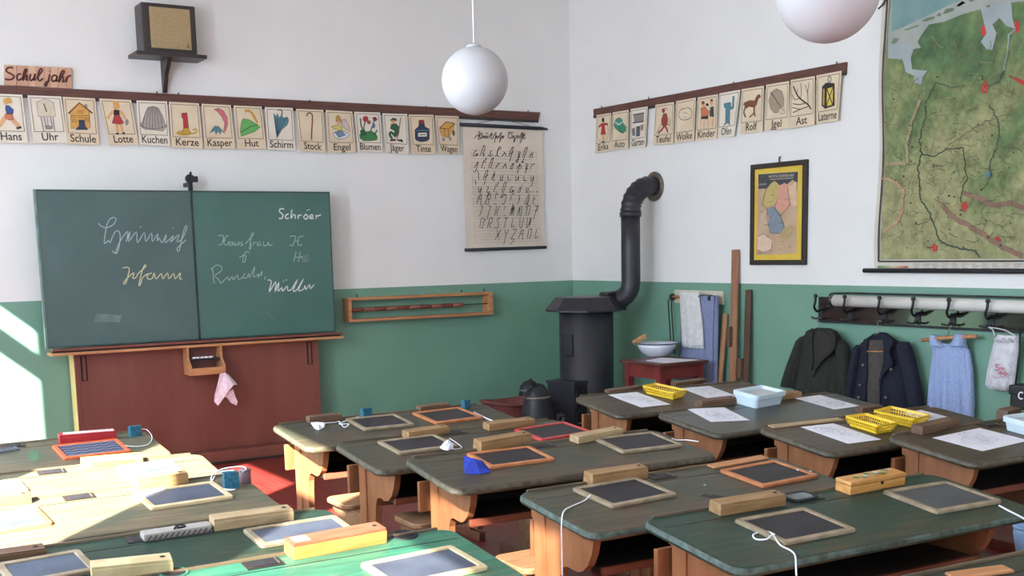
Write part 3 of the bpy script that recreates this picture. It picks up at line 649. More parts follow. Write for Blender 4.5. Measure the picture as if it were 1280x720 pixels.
for p, lab, r in (((217, 716), 'round sunken inkwell ring at the left of the bright green desk', .035), ((505, 669), 'dark empty inkwell hole right of the yellow-fronted pencil box', .036)):
    P = D.hit(p); R = Matrix(((D.u.x, D.v.x, D.n.x, P.x), (D.u.y, D.v.y, D.n.y, P.y), (D.u.z, D.v.z, D.n.z, P.z), (0, 0, 0, 1)))
    t = thing('inkwell', lab, 'inkwell', M=R); b = B(); b.lathe([(r+.008, .0005), (r+.006, .004), (r, .004), (r-.002, .0012)], T_BRIGHT if r < .036 else IRON, n=24, caps=False); b.build('inkwell_rim', t)
    b = B(); b.lathe([(r-.002, .0006), (r-.003, .0016)], IRON if r < .036 else IRON_DK, n=24); b.build('inkwell_well', t)
M, ln = DK['1'].frame((0, 567), (25, 563)); t = thing('pen_tray', 'grey ribbed pen tray at the left end of the desk with the red box', 'pen tray', M=M)
b = B(); b.box((-.05, 0, 0), (ln, .05, .010), flat((98, 104, 108)), .003); b.build('tray_body', t)
b = B()
for k in range(7): b.box((-.04+k*(ln+.04)/7.5, .006, .010), (-.034+k*(ln+.04)/7.5, .044, .0125), flat((70, 76, 80)))
b.build('tray_ribs', t)
def stain(d, pts, m, name):
    D = DK[d]; b = B(); b.poly([D.hit(p) for p in pts], m, D.n); o = b.build(name, origin=D.hit(pts[0])); tp = [c for c in bpy.data.objects if c.name.startswith('school_desk') and (c.location-D.o).length < 1e-3][0]
    o.matrix_basis = tp.matrix_basis.inverted() @ o.matrix_basis; o.parent = tp
stain('D', ((875, 620), (883, 617.5), (886, 619.5), (894, 618.5), (905, 621), (899, 622), (888, 622.5), (880, 621.5)), flat((52, 46, 38)), 'ink_stain')
stain('1', ((34, 568), (44, 562), (50, 566), (49, 574), (42, 577), (36, 572)), flat((76, 112, 78)), 'green_paint_stain')
stain('D', ((879, 606), (882, 605), (883, 607), (880, 608)), flat((170, 172, 160)), 'paint_speck')
# blue bucket on the bench behind, lower right
P = hitp((1287, 690), 2, .427); t = thing('plastic_bucket', 'light blue plastic bucket at the right edge, standing on a bench', 'bucket', P); bm_ = mat('light blue plastic', (146, 186, 226), (134, 174, 216), .4, 6)
b = B(); b.lathe([(.045, 0), (.05, .004), (.062, .07), (.058, .10), (.055, .10), (.052, .07), (.045, .008)], bm_, n=24); b.build('bucket_body', t)
b = B(); b.lathe([(.060, .092), (.064, .095), (.064, .104), (.058, .104)], bm_, n=24, caps=False); b.build('bucket_rim', t)

# ------------------------------------------------------------------ front wall
NF, NR = Vector((0, -1, 0)), Vector((-1, 0, 0))      # normals of the two walls
def crop(s, ox, oy): return lambda *p: [(ox+x/s, oy+y/s) for x, y in p]
def rail(pA, pB, pC, pD, on, nrm, label, pegs):
    """card rail: photo points of its top left, top right, bottom right, bottom left on the wall"""
    P = [on(p, .024) for p in (pA, pB, pC, pD)]
    t = thing('card_rail', label, 'rail', (P[0]+P[2])/2, 'brown wooden card rails')
    b = B(); b.prism(P, -nrm*.0225, WOOD_RAIL); b.build('rail_board', t, world=True)
    b = B(); lo = [P[3]+nrm*.004, P[2]+nrm*.004]; d = Vector((0, 0, 1))
    b.prism([lo[0]-d*.016, lo[1]-d*.016, lo[1]+d*.006, lo[0]+d*.006], -nrm*.02, WOOD_DK); b.build('lower_lip', t, world=True)
    for p in pegs:
        c = on(p, .02); b = B(); b.tube([c-d*.02, c+d*.004, c+d*.010+nrm*.004], .005, IRON, 6); b.build('wall_hook', t, world=True)
rail((-22, 105.5), (675.5, 140.4), (673, 151), (-22, 116.5), onF, NF, 'long brown wooden card rail on the blackboard wall', [(196, 116), (223, 117.5), (387, 126.5), (532, 134), (660, 139.5)])
rail((741.5, 136.5), (1057, 77.5), (1056, 91), (742, 145.5), onR, NR, 'shorter brown wooden card rail on the right wall', [(752, 134), (811, 123), (917, 104), (1046, 79)])

FLESH, FLR, RED, BLUE, BLK, BRN, GRN, GRY, YLW, ORG = [flat(c) for c in ((222, 170, 120), (206, 120, 84), (178, 54, 56), (58, 84, 142), (48, 42, 42), (128, 76, 48), (60, 128, 72), (150, 142, 136), (224, 200, 84), (216, 164, 84))]
TEAL, PINK, DGRN, DBLU, GOLD, LTEAL = [flat(c) for c in ((84, 130, 140), (206, 112, 120), (44, 96, 70), (52, 60, 84), (196, 156, 62), (60, 142, 112))]
OUTL = flat((78, 64, 54))
def card(word, corners, on, nrm, art, m, desc, right=False):
    off = .030
    tl_, tr_, br_, bl_ = [on(p, off) for p in corners]
    ce = (tl_+tr_+br_+bl_)/4
    t = thing('picture_card', 'cream card reading %s with %s' % (word, desc), 'card', ce, 'word cards on the right wall rail' if right else 'word cards on the blackboard wall rail')
    # the card's foot stands a little off the wall
    b = B(); k = 6; R = []
    def Q(u, v): return (tl_*(1-u)+tr_*u)*(1-v)+(bl_*(1-u)+br_*u)*v
    b.prism([tl_, tr_, br_, bl_], -nrm*.002, m); b.build('card_sheet', t, world=True)
    b = B(); ln_ = flat((96, 80, 64)); c = [(.065, .05), (.935, .05), (.935, .76), (.065, .76), (.065, .05)]
    for a, d in zip(c, c[1:]): b.stroke([Q(*a), Q(*d)], .004, ln_, nrm)
    b.build('picture_frame_line', t, world=True)
    b = B(); wd = (tr_-tl_).length; hh = (bl_-tl_).length; size = .055
    def fn(x, y, w):
        s = size*(.92 if w*size*.92 < wd*.84 else wd*.84/(w*size)); return Q(.5+(x-w/2)*s/wd, .945-y*size/hh)
    lettering(b, word, fn, INK, nrm, bold=.012); b.build('word', t, world=True)
    b = B()
    for s in art:
        kind, col = s[0], s[1]
        if kind == 'P': pp_ = [on(p, off) for p in s[2]]; b.poly(pp_, col, nrm); b.stroke(pp_+pp_[:1], .0032, OUTL, nrm)
        elif kind == 'S': b.stroke([on(p, off) for p in smoothline(s[3], 3)] if len(s[3]) > 2 and s[2] < .03 else [on(p, off) for p in s[3]], s[2], col, nrm)
        elif kind == 'L': b.stroke([on(p, off) for p in s[3]], s[2], col, nrm)
        elif kind == 'E':
            cx, cy, rx, ry = s[2]; b.poly([on((cx+rx*math.cos(q*.393), cy+ry*math.sin(q*.393)), off) for q in range(16)], col, nrm)
    if art: b.build('picture', t, world=True)
def P_(c, col, *p): return ('P', col, c(*p))
def S_(c, col, w, *p): return ('S', col, w, c(*p))
def L_(c, col, w, *p): return ('L', col, w, c(*p))
def E_(c, sc, col, x, y, rx, ry): q = c((x, y))[0]; return ('E', col, (q[0], q[1], rx/sc, ry/sc))
a1, a2, a3, a4, a5 = crop(9, 0, 110), crop(9, 110, 115), crop(9.6, 245, 120), crop(9.6, 365, 125), crop(9.6, 470, 130)
a6, a7, a8 = crop(9, 735, 120), crop(8.47, 855, 100), crop(8.47, 950, 80)
F = onF
card('Hans', ((-14, 116.5), (27.8, 118.3), (35, 178.9), (-6, 178)), F, NF, [
    S_(a1, FLESH, .030, (65, 320), (20, 390), (-15, 430)), S_(a1, FLESH, .030, (120, 330), (170, 390), (215, 435)), S_(a1, BLK, .016, (185, 455), (240, 440)),
    P_(a1, BLUE, (65, 195), (100, 200), (152, 245), (145, 290), (75, 285), (60, 240)), P_(a1, FLR, (60, 290), (138, 295), (148, 355), (100, 362), (55, 335)),
    E_(a1, 9, FLESH, 65, 150, 30, 38), E_(a1, 9, ORG, 88, 142, 40, 34)], CARDL, 'a striding boy in blue top and orange shorts')
card('Uhr', ((34.4, 118.9), (76.7, 120.6), (84.4, 178.3), (42, 179)), F, NF, [
    P_(a1, flat((216, 204, 178)), (408, 160), (450, 145), (500, 125), (555, 140), (600, 165), (628, 318), (430, 322)), L_(a1, GRY, .005, (408, 160), (450, 145), (500, 125), (555, 140), (600, 165), (628, 318), (430, 322), (408, 160)),
    L_(a1, BLK, .007, (490, 175), (525, 270)), L_(a1, GRY, .008, (460, 325), (490, 488)), L_(a1, GRY, .008, (495, 325), (520, 455)), L_(a1, GRY, .008, (565, 325), (590, 455)), L_(a1, GRY, .008, (595, 325), (615, 485)), L_(a1, GRY, .006, (530, 325), (540, 430)),
    P_(a1, GRY, (510, 430), (540, 420), (590, 440), (585, 460), (515, 460))], CARDL, 'a pendulum wall clock')
card('Schule', ((78.3, 120.9), (118.9, 123), (124.4, 181.7), (84.5, 180)), F, NF, [
    P_(a1, ORG, (790, 270), (893, 170), (1000, 250), (1015, 450), (800, 455)), L_(a1, BRN, .012, (768, 288), (893, 168), (1040, 285)), P_(a1, GRY, (950, 190), (975, 185), (980, 225), (955, 215)),
    P_(a1, DBLU, (885, 360), (945, 360), (955, 420), (990, 470), (850, 470), (890, 420))]+[L_(a1, BRN, .004, (x, y), (x+50, y), (x+52, y+24), (x+2, y+24), (x, y)) for x, y in ((805, 310), (880, 310), (955, 310), (812, 360), (950, 350), (880, 258))], CARD, 'an orange school house')
card('Lotte', ((123.9, 123), (164, 125), (173.3, 180.8), (137, 181.7)), F, NF, [
    S_(a2, FLESH, .022, (285, 215), (245, 260), (225, 300)), S_(a2, FLESH, .022, (355, 215), (400, 260), (420, 305)), S_(a2, FLESH, .022, (322, 355), (335, 455)), S_(a2, FLESH, .022, (365, 355), (392, 455)),
    E_(a2, 9, FLESH, 305, 165, 25, 40), L_(a2, ORG, .03, (280, 120), (325, 125), (335, 185)), P_(a2, BLK, (290, 200), (350, 205), (352, 262), (288, 258)), P_(a2, RED, (295, 258), (350, 262), (402, 350), (350, 362), (268, 352)),
    L_(a2, BLK, .014, (315, 468), (345, 470)), L_(a2, BLK, .014, (385, 465), (415, 465)), E_(a2, 9, GRY, 435, 340, 20, 38)], CARD, 'a girl in a red skirt, tilted on the rail')
card('Kuchen', ((170.5, 125.5), (208.9, 126.7), (212.8, 182.8), (174, 181)), F, NF, [
    P_(a2, flat((176, 164, 154)), (600, 370), (640, 250), (670, 180), (730, 160), (790, 180), (840, 270), (870, 370), (885, 385), (840, 440), (740, 425), (640, 420), (590, 380))]+[S_(a2, flat((120, 110, 104)), .005, (725+d*.35, 165), (725+d*.8, 270), (725+d, 410)) for d in (-110, -70, -35, 0, 35, 70, 110)]+[S_(a2, flat((120, 110, 104)), .006, (590, 345), (610, 390), (700, 412), (800, 410), (885, 375))], CARDL, 'a grey ring cake')
card('Kerze', ((211, 127), (248.7, 129.2), (253.9, 185.8), (214.5, 184.4)), F, NF, [
    E_(a2, 9, GOLD, 1080, 462, 90, 30), P_(a2, GOLD, (1075, 405), (1130, 405), (1160, 470), (1050, 475)), S_(a2, GOLD, .012, (1170, 470), (1220, 450), (1210, 415), (1180, 430)), P_(a2, RED, (1052, 240), (1110, 232), (1132, 400), (1075, 405), (1070, 300), (1055, 290)),
    E_(a2, 9, flat((240, 220, 160)), 1080, 198, 14, 24)], CARD, 'a red candle in a holder')
card('Kasper', ((251.8, 129.6), (288.5, 131.3), (293.8, 185.8), (256, 185.5)), F, NF, [
    P_(a3, PINK, (215, 160), (270, 145), (330, 180), (375, 260), (380, 340), (350, 430), (330, 420), (345, 330), (310, 250), (250, 180)), P_(a3, TEAL, (225, 360), (270, 365), (350, 455), (300, 420), (290, 465), (262, 420), (238, 468), (225, 415), (160, 450), (205, 385))], CARD, 'a drooping pink cap above a blue collar')
card('Hut', ((291.9, 131.7), (327, 133.3), (333, 186), (297, 186)), F, NF, [
    P_(a3, flat((104, 176, 92)), (565, 272), (640, 285), (735, 345), (772, 372), (700, 430), (540, 485), (530, 420), (545, 310)), S_(a3, flat((60, 110, 60)), .007, (535, 440), (640, 375), (740, 345)), S_(a3, GOLD, .020, (585, 185), (630, 175), (680, 220), (735, 325))], CARD, 'a green hat with a feather')
card('Schirm', ((331, 133.8), (366, 135), (369.5, 188.2), (334.5, 187)), F, NF, [
    P_(a3, TEAL, (930, 210), (960, 245), (975, 210), (1000, 260), (1025, 225), (1050, 265), (1095, 250), (1112, 290), (1095, 345), (1030, 400), (970, 510), (955, 400)), S_(a3, BLK, .008, (1022, 235), (1035, 190), (1005, 165), (980, 172))]+[L_(a3, DBLU, .004, (970, 480), (x, 270)) for x in (950, 980, 1020, 1070)], CARDL, 'a folded blue-grey umbrella')
card('Stock', ((370.2, 136), (404, 137.3), (406.7, 191), (376, 188.5)), F, NF, [S_(a4, BRN, .012, (178, 195), (185, 165), (215, 155), (242, 180), (243, 260), (235, 400), (235, 478))], CARD, 'a brown walking stick')
card('Engel', ((407.2, 137.5), (440.5, 139.4), (444.7, 190.6), (410.5, 190.6)), F, NF, [
    P_(a4, flat((206, 190, 180)), (590, 240), (640, 230), (680, 300), (700, 390), (640, 350), (600, 300)), P_(a4, flat((214, 214, 214)), (495, 400), (560, 370), (640, 380), (700, 420), (640, 460), (560, 475), (505, 440)), P_(a4, flat((120, 140, 170)), (510, 385), (600, 370), (640, 420), (560, 450)),
    P_(a4, flat((214, 200, 110)), (470, 320), (540, 300), (600, 330), (590, 370), (500, 345)), E_(a4, 9.6, FLESH, 560, 270, 24, 30), P_(a4, GOLD, (525, 260), (530, 200), (550, 180), (578, 210), (585, 270), (560, 240))], CARD, 'a winged angel')
card('Blumen', ((442.6, 139.6), (475.2, 140.6), (478.5, 190.6), (447.5, 189.6)), F, NF, [
    P_(a4, GRN, (810, 420), (850, 370), (900, 380), (950, 370), (1000, 400), (1025, 440), (1020, 480), (940, 490), (860, 490), (815, 460)), S_(a4, DGRN, .012, (820, 220), (830, 310), (860, 400)), S_(a4, DGRN, .010, (880, 260), (860, 330), (880, 400)), S_(a4, DGRN, .010, (985, 240), (960, 320), (930, 400)), S_(a4, DGRN, .012, (1020, 360), (980, 430)),
    P_(a4, DGRN, (815, 370), (850, 350), (890, 420), (830, 430)), E_(a4, 9.6, RED, 880, 228, 34, 36), E_(a4, 9.6, flat((140, 100, 60)), 920, 268, 24, 24), P_(a4, flat((120, 44, 50)), (960, 215), (1000, 205), (1020, 240), (990, 255)), E_(a4, 9.6, flat((110, 110, 160)), 975, 310, 20, 30)], CARDL, 'red flowers and green leaves')
card('Jäger', ((477.8, 141.5), (509, 142.5), (510.8, 192.5), (483, 190.4)), F, NF, [
    P_(a5, DGRN, (180, 245), (240, 235), (280, 280), (275, 350), (235, 400), (215, 380), (220, 320), (170, 295)), S_(a5, DGRN, .022, (235, 390), (180, 340), (165, 370), (195, 420)), P_(a5, BLK, (165, 430), (230, 420), (235, 440), (175, 445)), P_(a5, BLK, (255, 430), (310, 425), (325, 460), (260, 440)),
    E_(a5, 9.6, FLESH, 205, 215, 28, 24), P_(a5, DGRN, (165, 200), (200, 165), (245, 180), (248, 205), (215, 195)), L_(a5, flat((150, 80, 70)), .008, (292, 165), (270, 340), (245, 440))], CARDL, 'a hunter in green')
card('Tinte', ((510.6, 143), (541.9, 143.5), (544.2, 193), (515.3, 192)), F, NF, [
    P_(a5, DBLU, (465, 310), (510, 270), (515, 240), (580, 240), (590, 275), (640, 300), (640, 420), (610, 445), (540, 455), (490, 440), (468, 415)), P_(a5, flat((150, 50, 48)), (515, 195), (572, 192), (582, 238), (510, 240)), P_(a5, flat((226, 222, 200)), (500, 345), (608, 342), (608, 392), (505, 395)), L_(a5, BLK, .006, (520, 370), (590, 368)), L_(a5, TEAL, .008, (475, 320), (630, 315))], CARD, 'a dark ink bottle')
card('Wagen', ((543.4, 144.4), (573.3, 145.1), (573.6, 193.5), (549.7, 191.5)), F, NF, [
    P_(a5, ORG, (760, 290), (840, 215), (945, 235), (920, 330), (865, 405), (785, 385)), L_(a5, BRN, .007, (760, 290), (870, 300), (945, 235)), L_(a5, BRN, .006, (870, 300), (865, 405)), L_(a5, BRN, .006, (820, 300), (825, 390)), E_(a5, 9.6, DGRN, 930, 350, 14, 36), E_(a5, 9.6, GRY, 888, 415, 16, 26), E_(a5, 9.6, GRY, 808, 425, 18, 22), L_(a5, BRN, .008, (760, 290), (840, 215), (945, 235))], CARD, 'a wooden handcart')
F = onR
card('Erika', ((745.6, 143.9), (763.9, 141.1), (764, 188), (743.9, 191.7)), F, NR, [
    S_(a6, RED, .020, (165, 310), (120, 350)), S_(a6, RED, .020, (180, 310), (225, 320)), P_(a6, RED, (155, 310), (190, 310), (190, 360), (202, 430), (145, 435), (155, 370)), E_(a6, 9, BLK, 172, 270, 15, 28), S_(a6, FLESH, .012, (165, 435), (170, 510)), S_(a6, FLESH, .012, (185, 435), (182, 510)), L_(a6, BLK, .014, (162, 520), (190, 518)), S_(a6, GRY, .004, (115, 360), (105, 450), (150, 525)), S_(a6, GRY, .004, (228, 330), (235, 430), (200, 520))], CARD, 'a girl skipping in a red dress', True)
card('Auto', ((765.6, 140.6), (786, 137.2), (784.8, 185.6), (764, 187.5)), F, NR, [
    P_(a6, LTEAL, (290, 330), (315, 260), (355, 242), (385, 265), (395, 305), (430, 345), (430, 390), (395, 422), (350, 400), (310, 365)), L_(a6, flat((220, 220, 210)), .010, (310, 295), (350, 325), (385, 292)), S_(a6, DGRN, .006, (350, 330), (365, 380), (395, 415))], CARD, 'a rounded green car', True)
card('Garten', ((788.3, 136.4), (809.7, 133), (806.7, 183.3), (787.8, 185.6)), F, NR, [
    P_(a6, GRY, (515, 210), (630, 190), (628, 290), (520, 305))]+[L_(a6, flat((110, 104, 100)), .004, (x, 215), (x+2, 300)) for x in (535, 560, 585, 610)]+[L_(a6, BLK, .008, (510, 212), (635, 190)), L_(a6, BLK, .008, (505, 305), (630, 285)), P_(a6, flat((120, 124, 124)), (500, 370), (530, 360), (535, 440), (505, 450)), P_(a6, flat((90, 96, 100)), (550, 345), (590, 340), (588, 450), (548, 455)), P_(a6, GRY, (600, 330), (630, 320), (625, 380), (605, 390))], CARDL, 'a grey garden gate', True)
card('Teufel', ((819.4, 130.9), (842.6, 127.6), (841.7, 179.4), (816, 181.7)), F, NR, [
    P_(a6, flat((150, 66, 52)), (850, 200), (885, 195), (900, 260), (895, 320), (860, 350), (835, 330), (825, 270)), E_(a6, 9, flat((150, 66, 52)), 850, 165, 18, 26), S_(a6, flat((150, 66, 52)), .018, (860, 340), (830, 380), (790, 420)), S_(a6, flat((150, 66, 52)), .018, (870, 340), (890, 375), (900, 410)), S_(a6, flat((150, 66, 52)), .006, (895, 310), (920, 330), (925, 250)), L_(a6, BRN, .006, (840, 290), (770, 425)), S_(a6, flat((150, 66, 52)), .006, (858, 145), (885, 135), (892, 160))], CARD, 'a small reddish-brown walking figure', True)
card('Wolke', ((845, 126.7), (869.8, 121.8), (867.4, 175.6), (843, 179)), F, NR, [
    S_(a6, BLK, .005, (1100, 140), (1050, 150), (1020, 200), (1030, 245), (1070, 270), (1120, 265)), S_(a7, BLK, .005, (30, 290), (70, 310), (85, 350), (70, 400), (30, 420)), S_(a7, GRY, .005, (-5, 345), (40, 355)), S_(a7, GRY, .005, (-5, 400), (30, 390))], CARD, 'an outlined cloud', True)
card('Kinder', ((872.1, 121.8), (897.5, 117.7), (896, 173.2), (869.2, 175.6)), F, NR, [
    P_(a7, FLR, (180, 300), (225, 280), (250, 320), (280, 330), (255, 385), (185, 390)), P_(a7, flat((60, 70, 70)), (280, 290), (315, 280), (318, 390), (275, 385)), P_(a7, BLK, (185, 390), (262, 380), (255, 412), (180, 412)), E_(a7, 8.47, FLESH, 205, 260, 18, 30), E_(a7, 8.47, BRN, 205, 240, 18, 18), E_(a7, 8.47, BLK, 250, 262, 16, 16), E_(a7, 8.47, FLESH, 295, 240, 15, 28), E_(a7, 8.47, BRN, 297, 215, 16, 14)]+[S_(a7, FLESH, .010, (x, 410), (x-5, 495)) for x in (185, 220, 265, 310)], CARD, 'a group of children', True)
card('Ofen', ((898.9, 116.8), (925.6, 112), (917.6, 170.2), (897.1, 172.6)), F, NR, [
    P_(a7, TEAL, (425, 250), (495, 235), (500, 280), (490, 300), (485, 455), (440, 465), (442, 300), (425, 285)), S_(a7, TEAL, .022, (490, 300), (520, 290), (522, 240), (527, 170)), L_(a7, DBLU, .010, (440, 460), (425, 480)), L_(a7, DBLU, .010, (478, 455), (485, 475))], CARDL, 'a blue iron stove, its corner curled', True)
card('Rolf', ((927, 111.6), (954.8, 107.1), (953.2, 164.3), (924.7, 167.3)), F, NR, [
    P_(a7, BRN, (640, 240), (700, 215), (745, 220), (775, 165), (800, 150), (815, 180), (790, 195), (770, 260), (750, 290), (690, 280), (660, 300), (645, 290)), S_(a7, BRN, .014, (655, 285), (635, 340), (655, 395)), S_(a7, BRN, .014, (745, 270), (745, 340), (755, 385)), S_(a7, BRN, .010, (750, 300), (740, 350), (695, 395)), S_(a7, BRN, .012, (650, 250), (630, 260))], CARD, 'a brown standing dog', True)
card('Jgel', ((957.7, 106), (986.4, 101.3), (986, 160.3), (955.3, 163.8)), F, NR, [
    P_(a8, flat((170, 150, 128)), (95, 390), (120, 300), (175, 262), (235, 290), (255, 370), (250, 440), (200, 480), (190, 515), (150, 515), (110, 460)), S_(a8, GRY, .005, (200, 480), (215, 520), (258, 520), (250, 440))]+[L_(a8, flat((110, 96, 84)), .0035, (110+((k*37) % 130), 300+((k*53) % 190)), (122+((k*37) % 130), 315+((k*53) % 190))) for k in range(26)], CARD, 'a curled grey hedgehog', True)
card('Ast', ((988.4, 100), (1018.5, 95), (1018.2, 156), (986, 160.9)), F, NR, [
    S_(a8, BLK, .011, (540, 480), (510, 430), (430, 370), (385, 310), (355, 235)), S_(a8, BLK, .005, (430, 370), (440, 290), (430, 205)), S_(a8, BLK, .005, (510, 420), (505, 310), (480, 220)), S_(a8, BLK, .005, (503, 320), (522, 195)), S_(a8, BLK, .005, (420, 365), (370, 375), (345, 325)), S_(a8, BLK, .006, (490, 410), (420, 430), (350, 420)), S_(a8, BLK, .006, (515, 450), (430, 480), (350, 515)), S_(a8, BLK, .005, (420, 478), (340, 460)), S_(a8, BLK, .004, (395, 310), (405, 260))], CARD, 'a bare twig', True)
card('Laterne', ((1020.5, 94.4), (1052, 88.3), (1047.4, 150.8), (1020.5, 155)), F, NR, [
    P_(a8, BLK, (660, 240), (700, 200), (790, 205), (790, 440), (690, 472), (655, 440)), P_(a8, YLW, (710, 260), (778, 240), (772, 430), (705, 450)), P_(a8, GOLD, (670, 260), (688, 265), (685, 445), (668, 430)), L_(a8, BLK, .008, (710, 260), (772, 430)), L_(a8, BLK, .008, (778, 240), (705, 450)), S_(a8, BLK, .005, (735, 200), (722, 160), (742, 130), (760, 160), (742, 200))], CARD, 'a yellow lantern', True)

# letter tiles leaning above the rail
aT = crop(9, 0, 80)
TILES = [('S', (45, 185), [[(150, 45), (110, 38), (75, 55), (75, 85), (130, 115), (160, 140), (130, 172), (75, 175), (62, 160)]]),
 ('ch', (185, 318), [[(240, 115), (205, 115), (190, 150), (205, 182), (245, 165)], [(245, 165), (300, 80), (285, 60), (265, 110), (258, 185), (285, 130), (305, 130), (295, 180), (316, 175)]]),
 ('u', (318, 405), [[(345, 110), (335, 170), (355, 185), (385, 150), (395, 110), (380, 180), (403, 168)]]),
 ('l', (405, 495), [[(410, 165), (475, 75), (455, 55), (430, 110), (430, 175), (455, 185), (485, 160)]]),
 ('j', (495, 566), [[(560, 115), (545, 180), (520, 245), (502, 235), (520, 205), (560, 185)], [(558, 88), (564, 82)]]),
 ('a', (566, 655), [[(640, 130), (600, 130), (580, 165), (595, 195), (630, 180), (645, 135), (630, 190), (653, 185)]]),
 ('h', (655, 735), [[(658, 185), (720, 95), (705, 75), (680, 120), (662, 205), (690, 150), (715, 150), (705, 200), (730, 195)]]),
 ('r', (735, 808), [[(735, 195), (758, 140), (745, 205)], [(750, 165), (775, 135), (802, 130)]])]
TILE_M = [mat('letter tile', c, None, .75, 6) for c in ((214, 168, 138), (206, 158, 130), (220, 176, 146))]
TINK = flat((86, 42, 36))
for i, (ch, (xa, xb), st) in enumerate(TILES):
    top = lambda x: 10+(x-45)*.045; bot = lambda x: 236+(x-45)*.052
    on = lambda p, o=0: onF(p, .028)
    q = [on(aT((x, y))[0]) for x, y in ((xa+3, top(xa)), (xb-2, top(xb)), (xb-2, bot(xb)), (xa+3, bot(xa)))]
    t = thing('letter_tile', 'salmon letter tile with a cursive %s standing on the long rail' % ch, 'letter tile', sum(q, Vector())/4, 'letter tiles above the long card rail')
    b = B(); b.prism(q, (0, .008, 0), TILE_M[i % 3]); b.build('tile_board', t, world=True)
    b = B()
    for s in st: b.stroke([on(p) for p in aT(*[(v.x, v.y) for v in smoothline(s, 4)])], .013, TINK, NF)
    b.build('painted_letter', t, world=True)

# loudspeaker on its shelf
YS = YF-.02
def fpt(p, off): return onF(p, off)
P = [hitp(p, 1, 8.93) for p in ((171, 3), (243, 8), (247, 65), (179, 60))]
x0, x1, z0, z1 = P[0].x+.03, P[2].x, 3.118, 3.47
t = thing('loudspeaker', 'old dark boxed loudspeaker with beige cloth front', 'loudspeaker', ((x0+x1)/2, 9.02, z0))
M_SPK = mat('dark speaker case', (58, 48, 46), (46, 38, 36), .4, 6); b = B()
b.box((x0, 8.93, z0), (x1, 9.13, z1), M_SPK, .015); b.build('speaker_case', t, world=True)
b = B(); b.box((x0+.055, 8.922, z0+.03), (x1-.045, 8.932, z1-.03), mat('grille cloth', (176, 152, 112), (154, 132, 96), .9, 120, bump=.5), .003); b.build('grille_cloth', t, world=True)
b = B(); b.stroke([(x1-.085, 8.921, z0+.055), (x1-.06, 8.921, z0+.055)], .004, IRON, NF); b.stroke([(x1-.075, 8.921, z0+.05), (x1-.07, 8.921, z0+.075)], .004, IRON, NF); b.stroke([(x1-.082, 8.921, z0+.046), (x1-.062, 8.921, z0+.046)], .003, IRON, NF); b.build('maker_emblem', t, world=True)
t = thing('wall_shelf', 'small dark wooden shelf with a curved bracket under the loudspeaker', 'shelf', (2.62, 9.1, 3.1)); b = B()
b.box((2.375, 8.90, 3.09), (2.90, YF-.001, 3.117), M_SPK, .006); b.build('shelf_board', t, world=True)
b = B(); b.prism([(2.615, 8.95, 3.09), (2.615, 9.0, 3.03), (2.615, 9.06, 2.98), (2.615, 9.075, 2.94), (2.615, 9.10, 2.90), (2.615, 9.12, 2.855), (2.615, YF-.001, 2.855), (2.615, YF-.001, 3.09)], (.03, 0, 0), M_SPK); b.build('shelf_bracket', t, world=True)

# blackboard
YBD = 8.93
onB = lambda p, o=0: hitp(p, 1, YBD)
M_BOARD = mat('blackboard green', (80, 102, 99), (72, 94, 91), .5, 2.2, detail=6)
M_BOARDR = mat('blackboard green right leaf', (76, 112, 102), (68, 104, 94), .42, 2.2, detail=6)
M_EDG = mat('dark green board edge', (58, 76, 72), (46, 62, 58), .5, 8)
M_ALU = mat('grey board edge', (120, 140, 136), (96, 116, 112), .45, 10)
tb = thing('blackboard', 'green two-leaf blackboard with chalk names on the front wall', 'blackboard', (2.7, YBD, .95))
xs = (1.585, 2.705, 3.785); zb, ztp = .985, 2.105
xs = (hitp((51, 335), 1, YBD).x, hitp((244, 330), 1, YBD).x, hitp((415, 330), 1, YBD).x)
leaves = []
for k, (xa, xb, m) in enumerate(((xs[0], xs[1]-.006, M_BOARD), (xs[1]+.006, xs[2], M_BOARDR))):
    b = B(); b.box((xa, YBD, zb), (xb, YBD+.03, ztp), m, .003); lf = b.build('board_leaf', tb, world=True); leaves.append(lf)
    b = B()
    for lo, hi in (((xa-(.008 if k == 0 else .003), YBD-.004, zb-.006), (xa+(.006 if k == 0 else .003), YBD+.034, ztp+.008)), ((xb-.003, YBD-.004, zb-.006), (xb+.004, YBD+.034, ztp+.008)), ((xa+.006, YBD-.004, ztp-.004), (xb-.006, YBD+.034, ztp+.008)), ((xa+.006, YBD-.004, zb-.006), (xb-.006, YBD+.034, zb+.004))): b.box(lo, hi, M_ALU if k == 0 and lo[0] < xs[0] else M_EDG)
    fr = b.build('leaf_edge'); fr.data.transform(tb.matrix_basis.inverted()); fr.parent = lf
b = B()
for k in range(10): b.tube([(xs[1], YBD+.002, zb+.02+k*.11), (xs[1], YBD+.002, zb+.11+k*.11)], .0028, IRON_S, 6)
b.build('hinge', tb, world=True)
h1, h2 = crop(6.543, 110, 260), crop(5.335, 250, 245)
def chalk(name, c, strokes, w, m):
    b = B()
    for s in strokes: b.stroke([onB(p)+Vector((0, -.002, 0)) for p in c(*[(v.x, v.y) for v in smoothline(s, 3)])], w, m, NF)
    b.build(name, tb, world=True)
